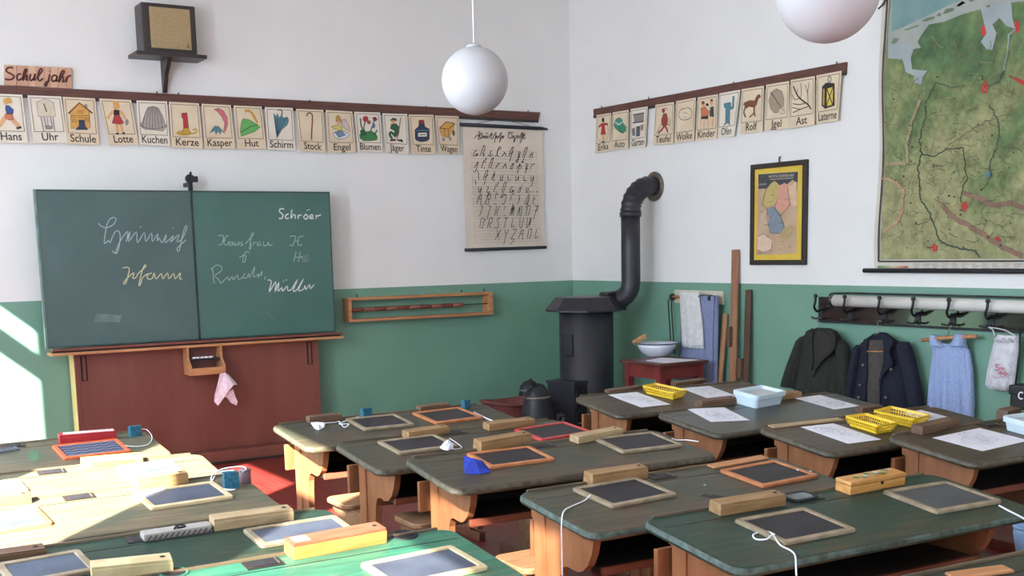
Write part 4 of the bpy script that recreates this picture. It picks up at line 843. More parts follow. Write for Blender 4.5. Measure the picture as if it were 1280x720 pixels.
chalk('chalk_word', h1, [[(85, 125), (110, 150), (150, 162), (200, 140), (228, 100), (215, 78), (185, 85), (160, 120), (145, 180), (132, 290), (165, 265), (178, 285), (200, 235), (225, 190), (250, 190), (262, 225), (258, 290), (240, 360), (222, 372), (198, 350)],
  [(222, 372), (262, 270), (325, 190), (312, 275)], [(312, 275), (345, 190), (330, 275), (395, 195), (403, 285), (460, 200), (472, 275), (520, 205), (525, 275), (570, 210), (565, 270), (580, 245), (605, 285), (640, 215), (630, 285), (700, 225), (672, 280), (745, 215), (725, 275), (770, 250), (808, 160), (795, 150), (770, 230), (745, 350), (728, 330), (800, 260)], [(426, 150), (430, 160)], [(693, 160), (697, 166)]], .0066, CHALKG)
chalk('chalk_word', h1, [[(282, 490), (335, 490), (325, 560), (305, 620), (290, 610), (335, 560), (375, 530), (365, 575), (395, 565), (410, 535), (470, 480), (462, 468), (440, 520), (415, 632), (430, 620), (445, 570), (490, 535)], [(520, 530), (485, 550), (490, 580), (525, 575), (540, 530), (555, 580), (600, 535), (610, 580), (650, 530), (660, 580), (700, 535), (712, 580), (755, 530), (748, 578), (770, 578)]], .0075, CHALKY)
chalk('chalk_word', h2, [[(560, 88), (535, 85), (530, 105), (552, 125), (545, 148), (525, 150)], [(590, 118), (570, 130), (572, 150), (592, 148)], [(612, 90), (605, 150), (622, 125), (635, 130), (632, 152)], [(655, 125), (652, 152)], [(654, 134), (675, 125)], [(705, 120), (690, 140), (705, 155), (718, 140), (705, 120)], [(711, 96), (716, 94)], [(723, 93), (729, 92)], [(728, 142), (750, 138), (748, 125), (732, 130), (732, 150), (755, 150)], [(775, 125), (770, 152)], [(773, 137), (805, 125)]], .0105, CHALK)
chalk('chalk_word', h2, [[(120, 265), (150, 262), (155, 280), (145, 320), (120, 325)], [(188, 262), (165, 280), (160, 320), (180, 325), (195, 300)], [(145, 298), (170, 296)], [(215, 305), (195, 315), (198, 330), (215, 322), (220, 305), (222, 330)], [(235, 308), (232, 328), (250, 325), (258, 305), (260, 328)], [(280, 305), (270, 315), (285, 325), (268, 332)], [(300, 320), (355, 255), (345, 250), (335, 300), (328, 355), (340, 340), (335, 310)], [(350, 330), (360, 308), (375, 312)], [(400, 305), (382, 318), (385, 332), (402, 322), (405, 332)], [(420, 305), (425, 330), (445, 328), (455, 308), (460, 330), (482, 325)]], .0066, CHALKF)
chalk('chalk_letter', h2, [[(598, 270), (635, 268), (630, 300), (615, 332), (598, 325)], [(690, 268), (660, 275), (650, 310), (660, 332), (680, 320)], [(632, 300), (660, 300)]], .007, CHALKF)
chalk('chalk_letter', h2, [[(640, 372), (622, 440)], [(668, 372), (655, 440)], [(630, 410), (685, 405)]], .007, CHALKF)
chalk('chalk_letter', h2, [[(330, 378), (305, 372), (290, 400), (285, 440), (300, 435), (305, 400), (290, 395), (262, 410)]], .0066, CHALKF)
chalk('chalk_word', h2, [[(75, 480), (85, 500), (90, 560), (97, 582)], [(75, 490), (110, 460), (145, 475), (135, 505), (100, 530), (125, 560), (140, 580), (185, 540), (190, 565), (215, 535), (220, 560), (250, 525), (255, 555), (280, 545), (300, 515), (285, 545), (310, 545), (325, 515), (330, 545), (365, 470), (355, 540), (390, 520), (385, 545), (415, 500), (405, 535)], [(435, 535), (430, 560)]], .0066, CHALKF)
chalk('chalk_word', h2, [[(452, 560), (475, 570), (460, 640), (505, 570), (500, 640), (525, 575), (520, 635), (545, 610), (550, 635), (580, 600), (585, 630), (610, 620), (650, 555), (620, 630), (645, 625), (690, 550), (655, 630), (690, 620), (700, 595), (705, 625), (730, 590), (735, 618), (760, 590)], [(553, 570), (558, 566)], [(572, 562), (577, 558)]], .0085, CHALK)
SM = mat('chalk smear', (116, 136, 132), (96, 120, 114), .9, 20)
for pts in (((120, 392), (152, 394), (150, 403), (118, 402)), ((375, 320), (386, 318), (388, 327), (378, 328)), ((332, 388), (340, 396), (350, 403), (338, 396))):
    b = B(); b.poly([onB(p)+Vector((0, -.001, 0)) for p in pts], SM, NF); b.build('chalk_smudge', tb, world=True)
# hook above the board, ledge, panel below
t = thing('board_hook', 'black iron pulley hook above the blackboard', 'hook', (2.70, 9.0, 2.12)); hx = hitp((238, 230), 1, 9.0).x
b = B(); b.box((hx-.02, 8.98, 2.105), (hx+.012, 9.01, 2.19), IRON, .004); b.build('hook_stem', t, world=True)
b = B(); b.lathe([(.03, -.015), (.035, -.01), (.035, .01), (.03, .015)], IRON, n=16, M=Matrix.Translation((hx-.005, 8.99, 2.205)) @ Matrix.Rotation(math.pi/2, 4, 'X')); b.box((hx, 8.975, 2.18), (hx+.055, 9.005, 2.225), IRON, .006); b.tube([(hx, 8.99, 2.23), (hx+.004, 8.99, 2.25), (hx-.002, 8.99, 2.255)], .01, IRON, 8); b.box((hx-.012, 9.005, 2.15), (hx+.012, YF, 2.18), IRON); b.build('pulley_head', t, world=True)
t = thing('board_stand', 'reddish wooden panelled stand under the blackboard', 'cabinet', (2.75, 9.05, 0))
CX0, CX1, CY = 1.79, 3.715, 8.97
b = B(); b.box((CX0+.03, CY, .10), (CX1-.03, CY+.015, .92), WOOD_CAB); b.build('front_panel', t, world=True)
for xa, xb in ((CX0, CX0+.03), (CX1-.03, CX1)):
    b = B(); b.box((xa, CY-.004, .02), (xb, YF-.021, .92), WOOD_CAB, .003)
    if xa == CX0: b.box((xa-.004, CY, .02), (xa+.002, YF-.021, .92), mat('pale lit side wood', (224, 200, 140), (212, 186, 124), .5, 5))  # pale wood, with bright reflected light put into its cream colour
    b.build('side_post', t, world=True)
b = B(); b.box((CX0-.03, 8.86, 0), (CX1+.03, CY, .10), WOOD_CAB, .01); b.box((CX0-.035, 8.855, 0), (CX1+.035, CY-.005, .02), WOOD_DK, .005); b.build('plinth', t, world=True)
for xa in (CX0+.045, CX1-.10):
    b = B(); b.box((xa, CY-.004, .72), (xa+.045, CY+.001, .905), IRON_DK); b.box((xa+.012, CY-.006, .725), (xa+.034, CY-.003, .90), WOOD_CAB); b.build('slide_slot', t, world=True)
b = B(); b.box((1.615, 8.86, .925), (3.90, 9.02, .945), WOOD_RACK, .006); b.box((1.625, 8.862, .958), (3.895, 8.93, .975), WOOD_CAB, .004); b.box((1.63, 8.90, .945), (3.89, 9.0, .958), WOOD_DK); b.build('chalk_ledge', t, world=True)
b = B(); b.box((CX0, CY+.02, .9), (CX1, YF-.021, .925), WOOD_CAB); b.build('back_rail', t, world=True)
# chalk box under the ledge with the cloth
bx = [hitp(p, 1, 8.87) for p in ((233, 440), (279, 470))]; X0, X1, Z0, Z1 = bx[0].x, bx[1].x, .715, .924
t = thing('chalk_box', 'small open wooden chalk box hanging under the board ledge', 'box', ((X0+X1)/2, 8.9, Z0))
for xa, xb in ((X0, X0+.016), (X1-.016, X1)):
    b = B(); b.prism([(xa, CY-.001, Z0), (xa, 8.80, Z0), (xa, 8.80, Z0+.07), (xa, 8.86, Z0+.12), (xa, 8.86, Z1), (xa, CY-.001, Z1)], (xb-xa, 0, 0), WOOD_RACK); b.build('box_side', t, world=True)
b = B(); b.box((X0+.016, 8.80, Z0), (X1-.016, 8.815, Z0+.055), WOOD_RACK, .003); b.build('box_front', t, world=True)
b = B(); b.box((X0+.016, 8.815, Z0), (X1-.016, CY-.001, Z0+.012), WOOD_DK); b.box((X0+.016, 8.86, Z0+.11), (X1-.016, CY-.001, Z0+.12), WOOD_DK); b.build('box_tray', t, world=True)
for k in range(5):
    x = X0+.045+k*.034; b = B(); b.tube([(x, 8.87, Z0+.129), (x+.03, 8.875+.004*k, Z0+.129)], .008, PAPER, 8); o = b.build('chalk_stick', origin=(x, 8.87, Z0+.129))
    tag(o, ('leftmost', 'second', 'middle', 'fourth', 'rightmost')[k]+' white chalk stub in the hanging chalk box', 'chalk', 'chalk stubs in the box')
b = B(); b.box((X0+.04, 8.83, Z0+.014), (X1-.04, 8.90, Z0+.045), flat((150, 130, 104)), .01); o = b.build('board_duster', origin=((X0+X1)/2, 8.86, Z0+.014)); tag(o, 'brownish felt duster lying in the hanging chalk box', 'duster')
aC = crop(7.2, 220, 420); CLP = mat('pinkish cloth', (232, 206, 214), (214, 184, 194), .9, 30)
b = B()
def clothpoly(pts, ys, m=CLP):
    b.face([b.bm.verts.new(hitp(p, 1, y)) for p, y in zip(aC(*pts), ys)], m)
clothpoly([(395, 340), (440, 330), (520, 440), (470, 500), (440, 545), (378, 628), (345, 590), (345, 540), (375, 430)], [8.792, 8.79, 8.76, 8.75, 8.755, 8.77, 8.775, 8.775, 8.785])
clothpoly([(440, 330), (470, 345), (552, 435), (520, 440)], [8.795, 8.80, 8.79, 8.76], mat('striped cloth edge', (196, 186, 186), (220, 210, 212), .9, 40))
clothpoly([(470, 500), (510, 480), (530, 545), (552, 590), (542, 625), (490, 600), (465, 560), (440, 545)], [8.775, 8.79, 8.79, 8.79, 8.79, 8.785, 8.78, 8.775])
o = b.build('cleaning_cloth', origin=hitp(aC((420, 340))[0], 1, 8.79)); md = o.modifiers.new('thick', 'SOLIDIFY'); md.thickness = .006
tag(o, 'pinkish white cloth hanging from the chalk box', 'cloth')

# counting frame
t = thing('counting_frame', 'tan wooden frame with a reddish rod mounted on the green dado', 'counting frame', (4.73, 9.1, 1.14))
x0, x1, z0, z1, ya = 4.03, 5.445, 1.042, 1.245, 9.03
for nm, lo, hi in (('frame_top', (x0, ya, z1-.022), (x1, YF, z1)), ('frame_bottom', (x0, ya, z0), (x1, YF, z0+.022)), ('frame_end', (x0, ya, z0+.022), (x0+.03, YF, z1-.022)), ('frame_end', (x1-.045, ya, z0+.022), (x1, YF, z1-.022))):
    b = B(); b.box(lo, hi, WOOD_RACK, .003); b.build(nm, t, world=True)
b = B(); b.tube([(x0-.004, ya+.03, 1.142), (x1+.004, ya+.03, 1.142)], .004, IRON, 6); b.build('wire', t, world=True)
cols = [mat('rod block', c, None, .5, 8) for c in ((122, 62, 54), (148, 96, 74))]
for k in range(10):
    b = B(); xa = x0+.04+k*.108; b.tube([(xa, ya+.03, 1.142), (xa+.004, ya+.03, 1.142), (xa+.1, ya+.03, 1.142), (xa+.104, ya+.03, 1.142)], [.013, .018, .018, .013], cols[k % 2], 10); b.build('counting_block', t, world=True)
for x in (x0+.13, x1-.26, x1-.03): 
    b = B(); b.tube([(x, YF-.006, z1-.004), (x, YF-.008, z1+.02), (x, YF-.014, z1+.026)], .004, IRON, 6); b.build('wall_hook', t, world=True)

# hanging alphabet chart
on = lambda p, o=0: onF(p, .03)
q = [on(p) for p in ((578.5, 158.5), (677.5, 163.5), (681, 308), (583.5, 311.5))]
t = thing('alphabet_chart', 'hanging beige chart of old German script letters', 'wall chart', sum(q, Vector())/4)
M_CH = mat('beige chart paper', (222, 208, 190), (212, 198, 180), .8, 4)
b = B(); b.prism(q, (0, .002, 0), M_CH); b.build('chart_sheet', t, world=True)
b = B(); b.tube([on((575.5, 155.5)), on((676, 160.5)), on((684, 161.5))], [.016, .016, .011], IRON, 10); b.tube([on((684, 161.5)), on((687.5, 162))], .010, PAPER, 8); b.build('top_rod', t, world=True)
b = B(); b.tube([on((581.5, 312.5)), on((682.5, 309))], .015, IRON, 10); b.build('bottom_rod', t, world=True)
b = B(); b.tube(smoothline([on((590, 155.5)), onF((628, 150), .012), on((668, 159.5))], 6), .0025, METAL, 5); b.build('hanging_cord', t, world=True)
def QC(u, v): return (q[0]*(1-u)+q[1]*u)*(1-v)+(q[3]*(1-u)+q[2]*u)*v
G = {'a': '4626133353 63 5443533464', 'b': '1329394834 344453 5443334', 'c': '1334 46364333 5364', 'd': '13343638 38496837345363', 'e': '1335 2645 4535 4563', 'f': '132839 3949 4930 2556',
     'g': '46364333 5363 564150203152', 'h': '1329 29494820102040', 'i': '13364353 46', 'j': '13364630 2011', 'k': '1328 394937 3353 3746', 'l': '1328394933 4353', 'm': '13361336133656', 'n': '13361336 3653', 'o': '36233343464636 4656',
     'p': '1346 4630 3645556453', 'q': '46364333 5363 5640', 'r': '1326 2646 4656', 's': '1330 1946 3653', 't': '1338 383353 2646', 'u': '2623334346 464353', 'v': '162333 4453 56', 'w': '1623334446 4653 66', 'x': '163353 5323 2010', 'y': '16233346 464020', 'z': '163623435330 20'}
CAP = {'A': '1328485363 5848 2646', 'B': '1339 3959563646533313', 'C': '59492936 234353', 'D': '184938 33 2343545859', 'E': '59392725 36 2333 53', 'F': '1838 3833 2646 2313', 'G': '594924234353565840', 'H': '1828 282333 4858 5343 2646', 'I': '2949 4933 2313', 'J': '2949 4931 2011', 'K': '2923 594636 3653', 'L': '293827 2323 334353', 'M': '1329332939334953 53', 'N': '13293329 495343', 'O': '49292433 435459 49', 'P': '1949 4930 4959563626',
       'Q': '49292433 435459 4353', 'R': '2923 29595636 3653', 'S': '5949283746533313', 'T': '1959 3933 23', 'U': '2924334454 59 53', 'V': '1926335359', 'W': '19233346495359', 'X': '1953 5913 2646', 'Y': '193659 3630', 'Z': '195913 13532010'}
def glyph(b, ch, x0, yb, s, m, w):
    g = (G if ch in G else CAP).get(ch)
    if not g: return
    for st in g.split():
        st = st[:len(st)//2*2]; pts = [((int(st[k])-1)/5*s, (int(st[k+1])-3)/3*s) for k in range(0, len(st), 2)]
        if len(pts) == 1: pts.append((pts[0][0]+.1*s, pts[0][1]+.1*s))
        pts = [(v.x+v.y*.25, v.y) for v in smoothline(pts, 3)]
        b.stroke([QC(x0+x*1.15, yb-y*.78) for x, y in pts], w, m, NF)
ROWS = ['abcdefghi', 'jklmnopqr', 'sftuvwxy', 'yzkhaou', 'ABCDEFGH', 'IJKLMNOP', 'QRSTUVW', '  XYZAOU']
CI = flat((58, 50, 46)); CL = flat((150, 140, 128))
b = B(); bl = B()
for r, row in enumerate(ROWS):
    v0 = .185+r*.0995
    for k in range(4): bl.stroke([QC(.09, v0+k*.0225), QC(.915, v0+k*.0225)], .0018, CL, NF)
    bl.stroke([QC(.09, v0), QC(.09, v0+.0675)], .0018, CL, NF); bl.stroke([QC(.915, v0), QC(.915, v0+.0675)], .0018, CL, NF)
    for k, ch in enumerate(row): glyph(b, ch, .115+k*.79/max(8, len(row))+(.02 if r in (3,) else 0), v0+.046, .052, CI, .0065)
for k, d in enumerate((.76, .80, .85)): b.stroke([QC(d, .185+3*.0995+.045), QC(d+.02, .185+3*.0995+.043)], .008, CI, NF)
bl.build('ruled_lines', t, world=True); b.build('script_letters', t, world=True)
b = B(); aH = crop(8, 575, 150)
for s in ([(145, 185), (165, 155), (190, 160), (200, 120), (185, 118), (188, 150), (205, 185), (180, 190), (215, 130), (220, 150), (210, 188)], [(218, 185), (235, 155), (236, 185), (250, 155), (252, 185), (268, 155), (266, 185), (285, 155)], [(258, 135), (280, 133)], [(285, 185), (318, 125), (308, 185), (330, 180)], [(300, 150), (325, 148)], [(325, 185), (360, 120), (342, 228)], [(345, 185), (368, 155), (362, 185), (385, 160)], [(380, 185), (412, 120), (392, 228), (405, 180)], [(410, 185), (425, 155), (426, 185), (440, 155)],
          [(475, 130), (495, 125), (478, 160), (500, 185), (520, 160), (505, 125), (530, 128)], [(520, 185), (540, 155), (535, 228), (550, 180)], [(550, 185), (570, 150), (572, 185), (590, 155)], [(590, 185), (620, 120), (602, 228)], [(615, 185), (640, 128), (632, 185), (655, 178)], [(622, 152), (650, 150)]):
    b.stroke([on(p) for p in aH(*[(v.x, v.y) for v in smoothline(s, 3)])], .0068, CI, NF)
b.build('chart_title', t, world=True)

# ------------------------------------------------------------------ right wall: maps
OFM = .03
on = lambda p, o=0: onR(p, OFM)
yl, yr, zb_, zt_ = on((1097, 330)).y+.02, 3.25, 1.425, 3.62
t = thing('wall_map', 'large green and tan relief map hanging from a dark rod on the right wall', 'map', (XR-OFM, (yl+yr)/2, 2.5))
def mapmat():
    m, nt, b_ = nodes('map land tints'); b_.inputs['Roughness'].default_value = .7; L = nt.links.new
    tc = nt.nodes.new('ShaderNodeTexCoord'); nz = nt.nodes.new('ShaderNodeTexNoise'); nz.inputs['Scale'].default_value = 2.2; nz.inputs['Detail'].default_value = 9; nz.inputs['Roughness'].default_value = .65
    sx = nt.nodes.new('ShaderNodeSeparateXYZ'); ma = nt.nodes.new('ShaderNodeMath'); ma.operation = 'MULTIPLY_ADD'; ma.inputs[1].default_value = .24; ma.inputs[2].default_value = 0
    ad = nt.nodes.new('ShaderNodeMath'); ad.operation = 'ADD'; rp = nt.nodes.new('ShaderNodeValToRGB'); E_ = rp.color_ramp.elements
    E_[0].position = .33; E_[0].color = lin((158, 156, 112))+(1,); E_[1].position = .74; E_[1].color = lin((76, 106, 70))+(1,)
    e = rp.color_ramp.elements.new(.44); e.color = lin((138, 146, 98))+(1,); e = rp.color_ramp.elements.new(.58); e.color = lin((98, 124, 78))+(1,)
    L(tc.outputs['Object'], nz.inputs['Vector']); L(tc.outputs['Object'], sx.inputs[0]); L(sx.outputs['Z'], ma.inputs[0]); L(ma.outputs[0], ad.inputs[0]); L(nz.outputs['Fac'], ad.inputs[1]); L(ad.outputs[0], rp.inputs[0])
    n2 = nt.nodes.new('ShaderNodeTexNoise'); n2.inputs['Scale'].default_value = 11; n2.inputs['Detail'].default_value = 10; n2.inputs['Roughness'].default_value = .75; L(tc.outputs['Object'], n2.inputs['Vector'])
    r2 = nt.nodes.new('ShaderNodeValToRGB'); r2.color_ramp.elements[0].position = .36; r2.color_ramp.elements[1].position = .62; r2.color_ramp.elements[0].color = (.62, .60, .56, 1); r2.color_ramp.elements[1].color = (1.12, 1.1, 1.05, 1); L(n2.outputs['Fac'], r2.inputs[0])
    mx = nt.nodes.new('ShaderNodeMix'); mx.data_type = 'RGBA'; mx.blend_type = 'MULTIPLY'; mx.inputs[0].default_value = 1; L(rp.outputs[0], mx.inputs[6]); L(r2.outputs[0], mx.inputs[7]); L(mx.outputs[2], b_.inputs['Base Color'])
    return m
M_MAPP = mat('map paper', (212, 206, 190), (200, 194, 178), .75, 4)
b = B()
# the sheet hangs with gentle waves along its left edge
N = 14; R0 = []
for k in range(N+1):
    z = zb_+(zt_-zb_)*k/N; wv = .012*math.sin(k*.9+.6); xw = XR-OFM-.006*math.sin(k*.7); R0.append([(xw+.002, yl+wv, z), (xw, yl+wv, z), (XR-OFM, yr, z), (XR-OFM+.002, yr, z)])
b.rings(R0, M_MAPP); b.build('map_sheet', t, world=True)
b = B(); N_ = []
for k in range(N+1):
    z = zb_+.075+(zt_-zb_-.08)*k/N; wv = .012*math.sin(k*.9+.6); N_.append([(XR-OFM-.011, yl+wv-.062, z), (XR-OFM-.008, yr, z)])
b.rings(N_, mapmat(), caps=False, close=False); b.build('printed_land', t, world=True)
def jag(pts, a, k=4, seed=5):
    q = random.Random(seed+len(pts)); out = []
    for i in range(len(pts)):
        p, n = pts[i], pts[(i+1) % len(pts)]
        for j in range(k): out.append((p[0]+(n[0]-p[0])*j/k+q.uniform(-a, a), p[1]+(n[1]-p[1])*j/k+q.uniform(-a, a)))
    return out
OFL = .0425
onL = lambda p: onR(p, OFL)
m1, m2 = crop(5.54, 1080, 0), crop(3.275, 1080, 130)
SEA, SHALLOW, LAGOON = mat('map sea', (104, 138, 138), (124, 152, 146), .7, 4), mat('map shallows', (160, 164, 152), (148, 154, 146), .7, 6), mat('map lagoon', (160, 168, 166), (146, 156, 158), .7, 6)
b = B()
b.poly([onL(p) for p in m1((195, -120), (1800, -120), (1800, -60), (1000, 20), (820, 60), (680, 100), (560, 150), (450, 170), (400, 240), (370, 290), (395, 330), (345, 340), (325, 400), (330, 470), (290, 480), (265, 410), (170, 400), (165, 260))], SHALLOW, NR)
b.poly([onL(p) for p in m1((195, -120), (1000, -120), (720, -20), (600, 30), (500, 80), (380, 135), (270, 190), (190, 220))], SEA, NR)
b.poly([onL(p) for p in m1((165, 310), (330, 300), (330, 330), (325, 400), (335, 480), (440, 490), (410, 530), (395, 585), (345, 570), (350, 525), (290, 500), (270, 410), (170, 405))], LAGOON, NR)
b.poly([onL(p) for p in m1((810, 60), (1020, 0), (1030, 130), (1050, 200), (990, 180), (940, 125), (890, 170), (920, 230), (890, 350), (850, 340), (810, 290), (850, 230), (830, 150))], LAGOON, NR)
b.build('printed_sea', t, world=True)
b = B(); ISL = mat('map island', (110, 124, 100), (96, 112, 92), .7, 8)
for pts in (((640, 40), (680, 8), (705, 20), (660, 45)), ((545, 95), (570, 60), (625, 55), (620, 75), (560, 98)), ((500, 110), (520, 88), (540, 95), (530, 115)), ((400, 145), (440, 122), (495, 112), (490, 130), (430, 150)), ((280, 205), (380, 172), (380, 182), (290, 212)), ((190, 300), (205, 265), (250, 268), (215, 305)), ((725, 5), (760, -10), (770, 5), (740, 12)), ((845, 45), (870, 30), (880, 45), (860, 55))):
    b.poly([onL(p) for p in m1(*pts)], ISL, NR)
b.build('printed_islands', t, world=True)
b = B(); RD = flat((196, 58, 50)); rr = random.Random(3)
for c, p, sx, sy in ((m1, (832, 215), 24, 45), (m1, (1060, 180), 22, 48), (m1, (838, 605), 26, 45), (m2, (413, 418), 16, 22), (m2, (546, 556), 16, 18), (m2, (290, 588), 12, 20)):
    b.poly([onL(q) for q in c(*[(p[0]+sx*math.cos(k*.52)*(.6+.5*rr.random()), p[1]+sy*math.sin(k*.52)*(.6+.5*rr.random())) for k in range(12)])], RD, NR)
b.poly([onL(q) for q in m1((1000, 520), (1080, 545), (1130, 575), (1160, 620), (1100, 590), (1040, 550))], RD, NR); b.poly([onL(q) for q in m2((258, 583), (278, 584), (278, 592), (258, 591))], BRN, NR)
b.poly([onL(q) for q in m2((498, 278), (517, 276), (518, 296), (500, 300))], TEAL, NR); b.build('printed_towns', t, world=True)
b = B(); RV, RVG, MTN, PKL = flat((66, 84, 62)), flat((150, 164, 156)), mat('map mountain', (142, 112, 92), (128, 98, 82), .7, 12), flat((186, 146, 116))
def jagl(pts):
    out = []
    for p, n in zip(pts, pts[1:]):
        for j in range(4): out.append((p[0]+(n[0]-p[0])*j/4+rr.uniform(-4, 4), p[1]+(n[1]-p[1])*j/4+rr.uniform(-3, 3)))
    return out+[pts[-1]]
def river(c, pts, w, m): b.stroke([onL(p) for p in c(*[(v.x+1.5*math.sin(i*2.3), v.y+1.2*math.cos(i*1.7)) for i, v in enumerate(smoothline(jagl(pts), 3))])], w, m, NR)
river(m2, [(250, 10), (255, 40), (240, 90), (228, 150), (235, 205), (222, 260), (225, 330), (235, 400), (270, 450), (290, 500), (310, 560), (380, 590), (450, 600), (475, 625)], .011, RV)
river(m2, [(235, 205), (290, 215), (340, 185), (405, 180), (415, 250), (420, 310), (398, 360), (400, 405)], .008, RV)
river(m2, [(510, 5), (545, 50), (552, 110), (545, 180), (520, 230), (515, 300), (488, 350)], .008, RV)
river(m2, [(345, 170), (420, 120), (500, 70), (600, 40)], .005, flat((112, 100, 80)))
river(m1, [(1050, 205), (1005, 240), (995, 350), (970, 490)], .010, RVG); river(m1, [(970, 490), (940, 560), (865, 600)], .008, RV)
river(m1, [(430, 715), (460, 650), (500, 570), (600, 605), (700, 590)], .005, RV)
for pts in ([(315, 410), (360, 460), (430, 500), (500, 540), (570, 590), (650, 625)], [(405, 362), (470, 385), (540, 415), (600, 405), (660, 430)]): river(m2, pts, .030, MTN)
river(m2, [(230, -20), (200, 60), (180, 150), (175, 240), (85, 250)], .022, flat((158, 146, 112))); river(m2, [(70, 300), (130, 320), (165, 360), (160, 430), (140, 480), (80, 525)], .016, PKL)
for k in range(420):
    x, y = rr.uniform(85, 650), rr.uniform(-360, 605)
    if y < -120 and (x < 330 or y < -260): continue
    a = rr.uniform(0, 6.28); L_n = rr.uniform(20, 75); pts = [(x, y)]
    for j in range(3): a += rr.uniform(-.6, .6); pts.append((pts[-1][0]+L_n/3*math.cos(a), pts[-1][1]+L_n/3*math.sin(a)))
    if any(p[0] < 114 or p[1] > 608 for p in pts): continue
    b.stroke([onL(p) for p in m2(*[(v.x+rr.uniform(-2, 2), v.y+rr.uniform(-2, 2)) for v in smoothline(pts, 4)])], rr.choice((.003, .004, .005)), rr.choice((flat((92, 98, 68)), flat((120, 108, 80)), flat((104, 116, 76)), flat((128, 128, 88)))), NR)
b.build('printed_rivers', t, world=True)
b = B(); dots = flat((50, 60, 48))
for k in range(60):
    x, y = rr.uniform(90, 640), rr.uniform(-160, 600); s = rr.uniform(2, 4); b.poly([onL(p) for p in m2((x-s, y-s), (x+s, y-s), (x+s, y+s), (x-s, y+s))], dots, NR)
b.build('printed_places', t, world=True)
b = B(); edge = flat((74, 58, 50)); zz = zb_+.075
for y_, w in ((yl-.045, .014),): b.stroke([(XR-OFM-.012, y_+.012*math.sin(k*.9+.6), zb_+.06+(zt_-zb_-.06)*k/N) for k in range(N+1)], w, edge, NR)
b.stroke([(XR-OFM-.012, yl-.04, zb_+.062), (XR-OFM-.010, yr, zb_+.062)], .011, edge, NR); b.build('border_line', t, world=True)
b = B()
for k in range(8): b.poly([(XR-OFM-.010, yl-.03-k*.032, zb_+.018), (XR-OFM-.010, yl-.062-k*.032, zb_+.018), (XR-OFM-.010, yl-.062-k*.032, zb_+.032), (XR-OFM-.010, yl-.03-k*.032, zb_+.032)], flat([(96, 138, 90), (124, 152, 100), (160, 170, 120), (190, 184, 140), (206, 178, 136), (202, 156, 118), (190, 128, 98), (176, 100, 80)][k]), NR)
for k in range(60):
    y_ = yl-.33-(k//3)*.075; z_ = zb_+.018+(k % 3)*.013; ln = rr.uniform(.03, .065)
    b.stroke([(XR-OFM-.009, y_, z_), (XR-OFM-.009, y_-ln, z_)], .004, RD if 36 <= k < 42 else GRY, NR)
b.build('legend', t, world=True)
b = B(); b.tube([(XR-.034, yl+.095, zb_), (XR-.034, yr-.06, zb_)], .016, IRON, 10); b.build('bottom_rod', t, world=True)
b = B(); b.tube([(XR-.034, yl+.08, zt_), (XR-.034, yr-.06, zt_)], .016, IRON, 10); b.build('top_rod', t, world=True)
b = B(); pc = [onR(p, .05) for p in ((1108, -14), (1106, 0), (1103, 6), (1098, 11))]; b.tube(smoothline(pc, 4), .006, IRON, 6); b.tube([pc[0], Vector((XR, pc[0].y, pc[0].z+.03))], .006, IRON, 6); b.build('pull_hook', t, world=True)

# framed map
q0 = [onR(p, .03) for p in ((938.5, 206), (1009, 198.8), (1004.5, 331), (936, 331.5))]
y0, y1 = (q0[0].y+q0[3].y)/2, (q0[1].y+q0[2].y)/2; z0, z1 = (q0[2].z+q0[3].z)/2, (q0[0].z+q0[1].z)/2
t = thing('framed_map', 'small coloured map with yellow mount in a black wall frame', 'framed map', (XR-.02, (y0+y1)/2, (z0+z1)/2))
b = B(); fw = .038; x0, x1 = XR-.03, XR
for lo, hi in (((x0, y1, z0), (x1, y0, z0+fw)), ((x0, y1, z1-fw), (x1, y0, z1)), ((x0, y1, z0+fw), (x1, y1+fw, z1-fw)), ((x0, y0-fw, z0+fw), (x1, y0, z1-fw))): b.box(lo, hi, WOOD_DK, .006)
b.build('frame', t, world=True)
b = B(); b.box((x0+.012, y1+fw, z0+fw), (x1-.002, y0-fw, z1-fw), mat('yellow mount', (222, 190, 74), (214, 180, 64), .7, 6)); b.build('yellow_mount', t, world=True)
aM = crop(4.236, 920, 180); OFX = .0185
om = lambda p: onR(p, OFX)
b = B(); b.poly([om(p) for p in aM((118, 160), (330, 145), (320, 580), (108, 590))], mat('map ground', (196, 168, 136), (186, 156, 124), .7, 8), NR)
b.poly([om(p) for p in aM((119, 161), (329, 147), (326, 205), (300, 190), (270, 215), (255, 205), (240, 225), (205, 195), (180, 235), (119, 238))], flat((70, 72, 74)), NR)
for pts, c in (((185, 210), (210, 195), (225, 220), (215, 260), (220, 300), (190, 320), (160, 340), (140, 320), (150, 285), (160, 240)), (196, 176, 108)), (((225, 230), (255, 205), (280, 220), (275, 270), (290, 320), (270, 350), (225, 355), (205, 340), (220, 300)), (214, 156, 134)), (((275, 230), (320, 200), (322, 330), (290, 320), (278, 270)), (220, 186, 150)), (((165, 340), (205, 335), (240, 380), (258, 440), (235, 475), (185, 470), (170, 420), (160, 370)), (132, 142, 152)), (((135, 360), (165, 350), (175, 420), (150, 430), (135, 400)), (206, 176, 146)), (((235, 475), (290, 420), (312, 440), (305, 490), (260, 505), (225, 495)), (186, 160, 112)), (((115, 490), (150, 475), (195, 510), (190, 560), (150, 575), (118, 560)), (226, 196, 170)): b.poly([om(p) for p in aM(*jag(pts, 5))], flat(c), NR)
for pts in (((185, 210), (160, 240), (140, 320), (165, 340), (172, 420), (185, 470), (235, 475)), ((220, 300), (205, 340), (240, 380), (258, 440)), ((118, 490), (150, 475), (195, 510), (190, 560), (150, 575), (118, 560)), ((275, 230), (290, 320), (240, 380)), ((112, 575), (140, 580))): b.stroke([om(p) for p in aM(*pts)], .004, flat((90, 74, 60)), NR)
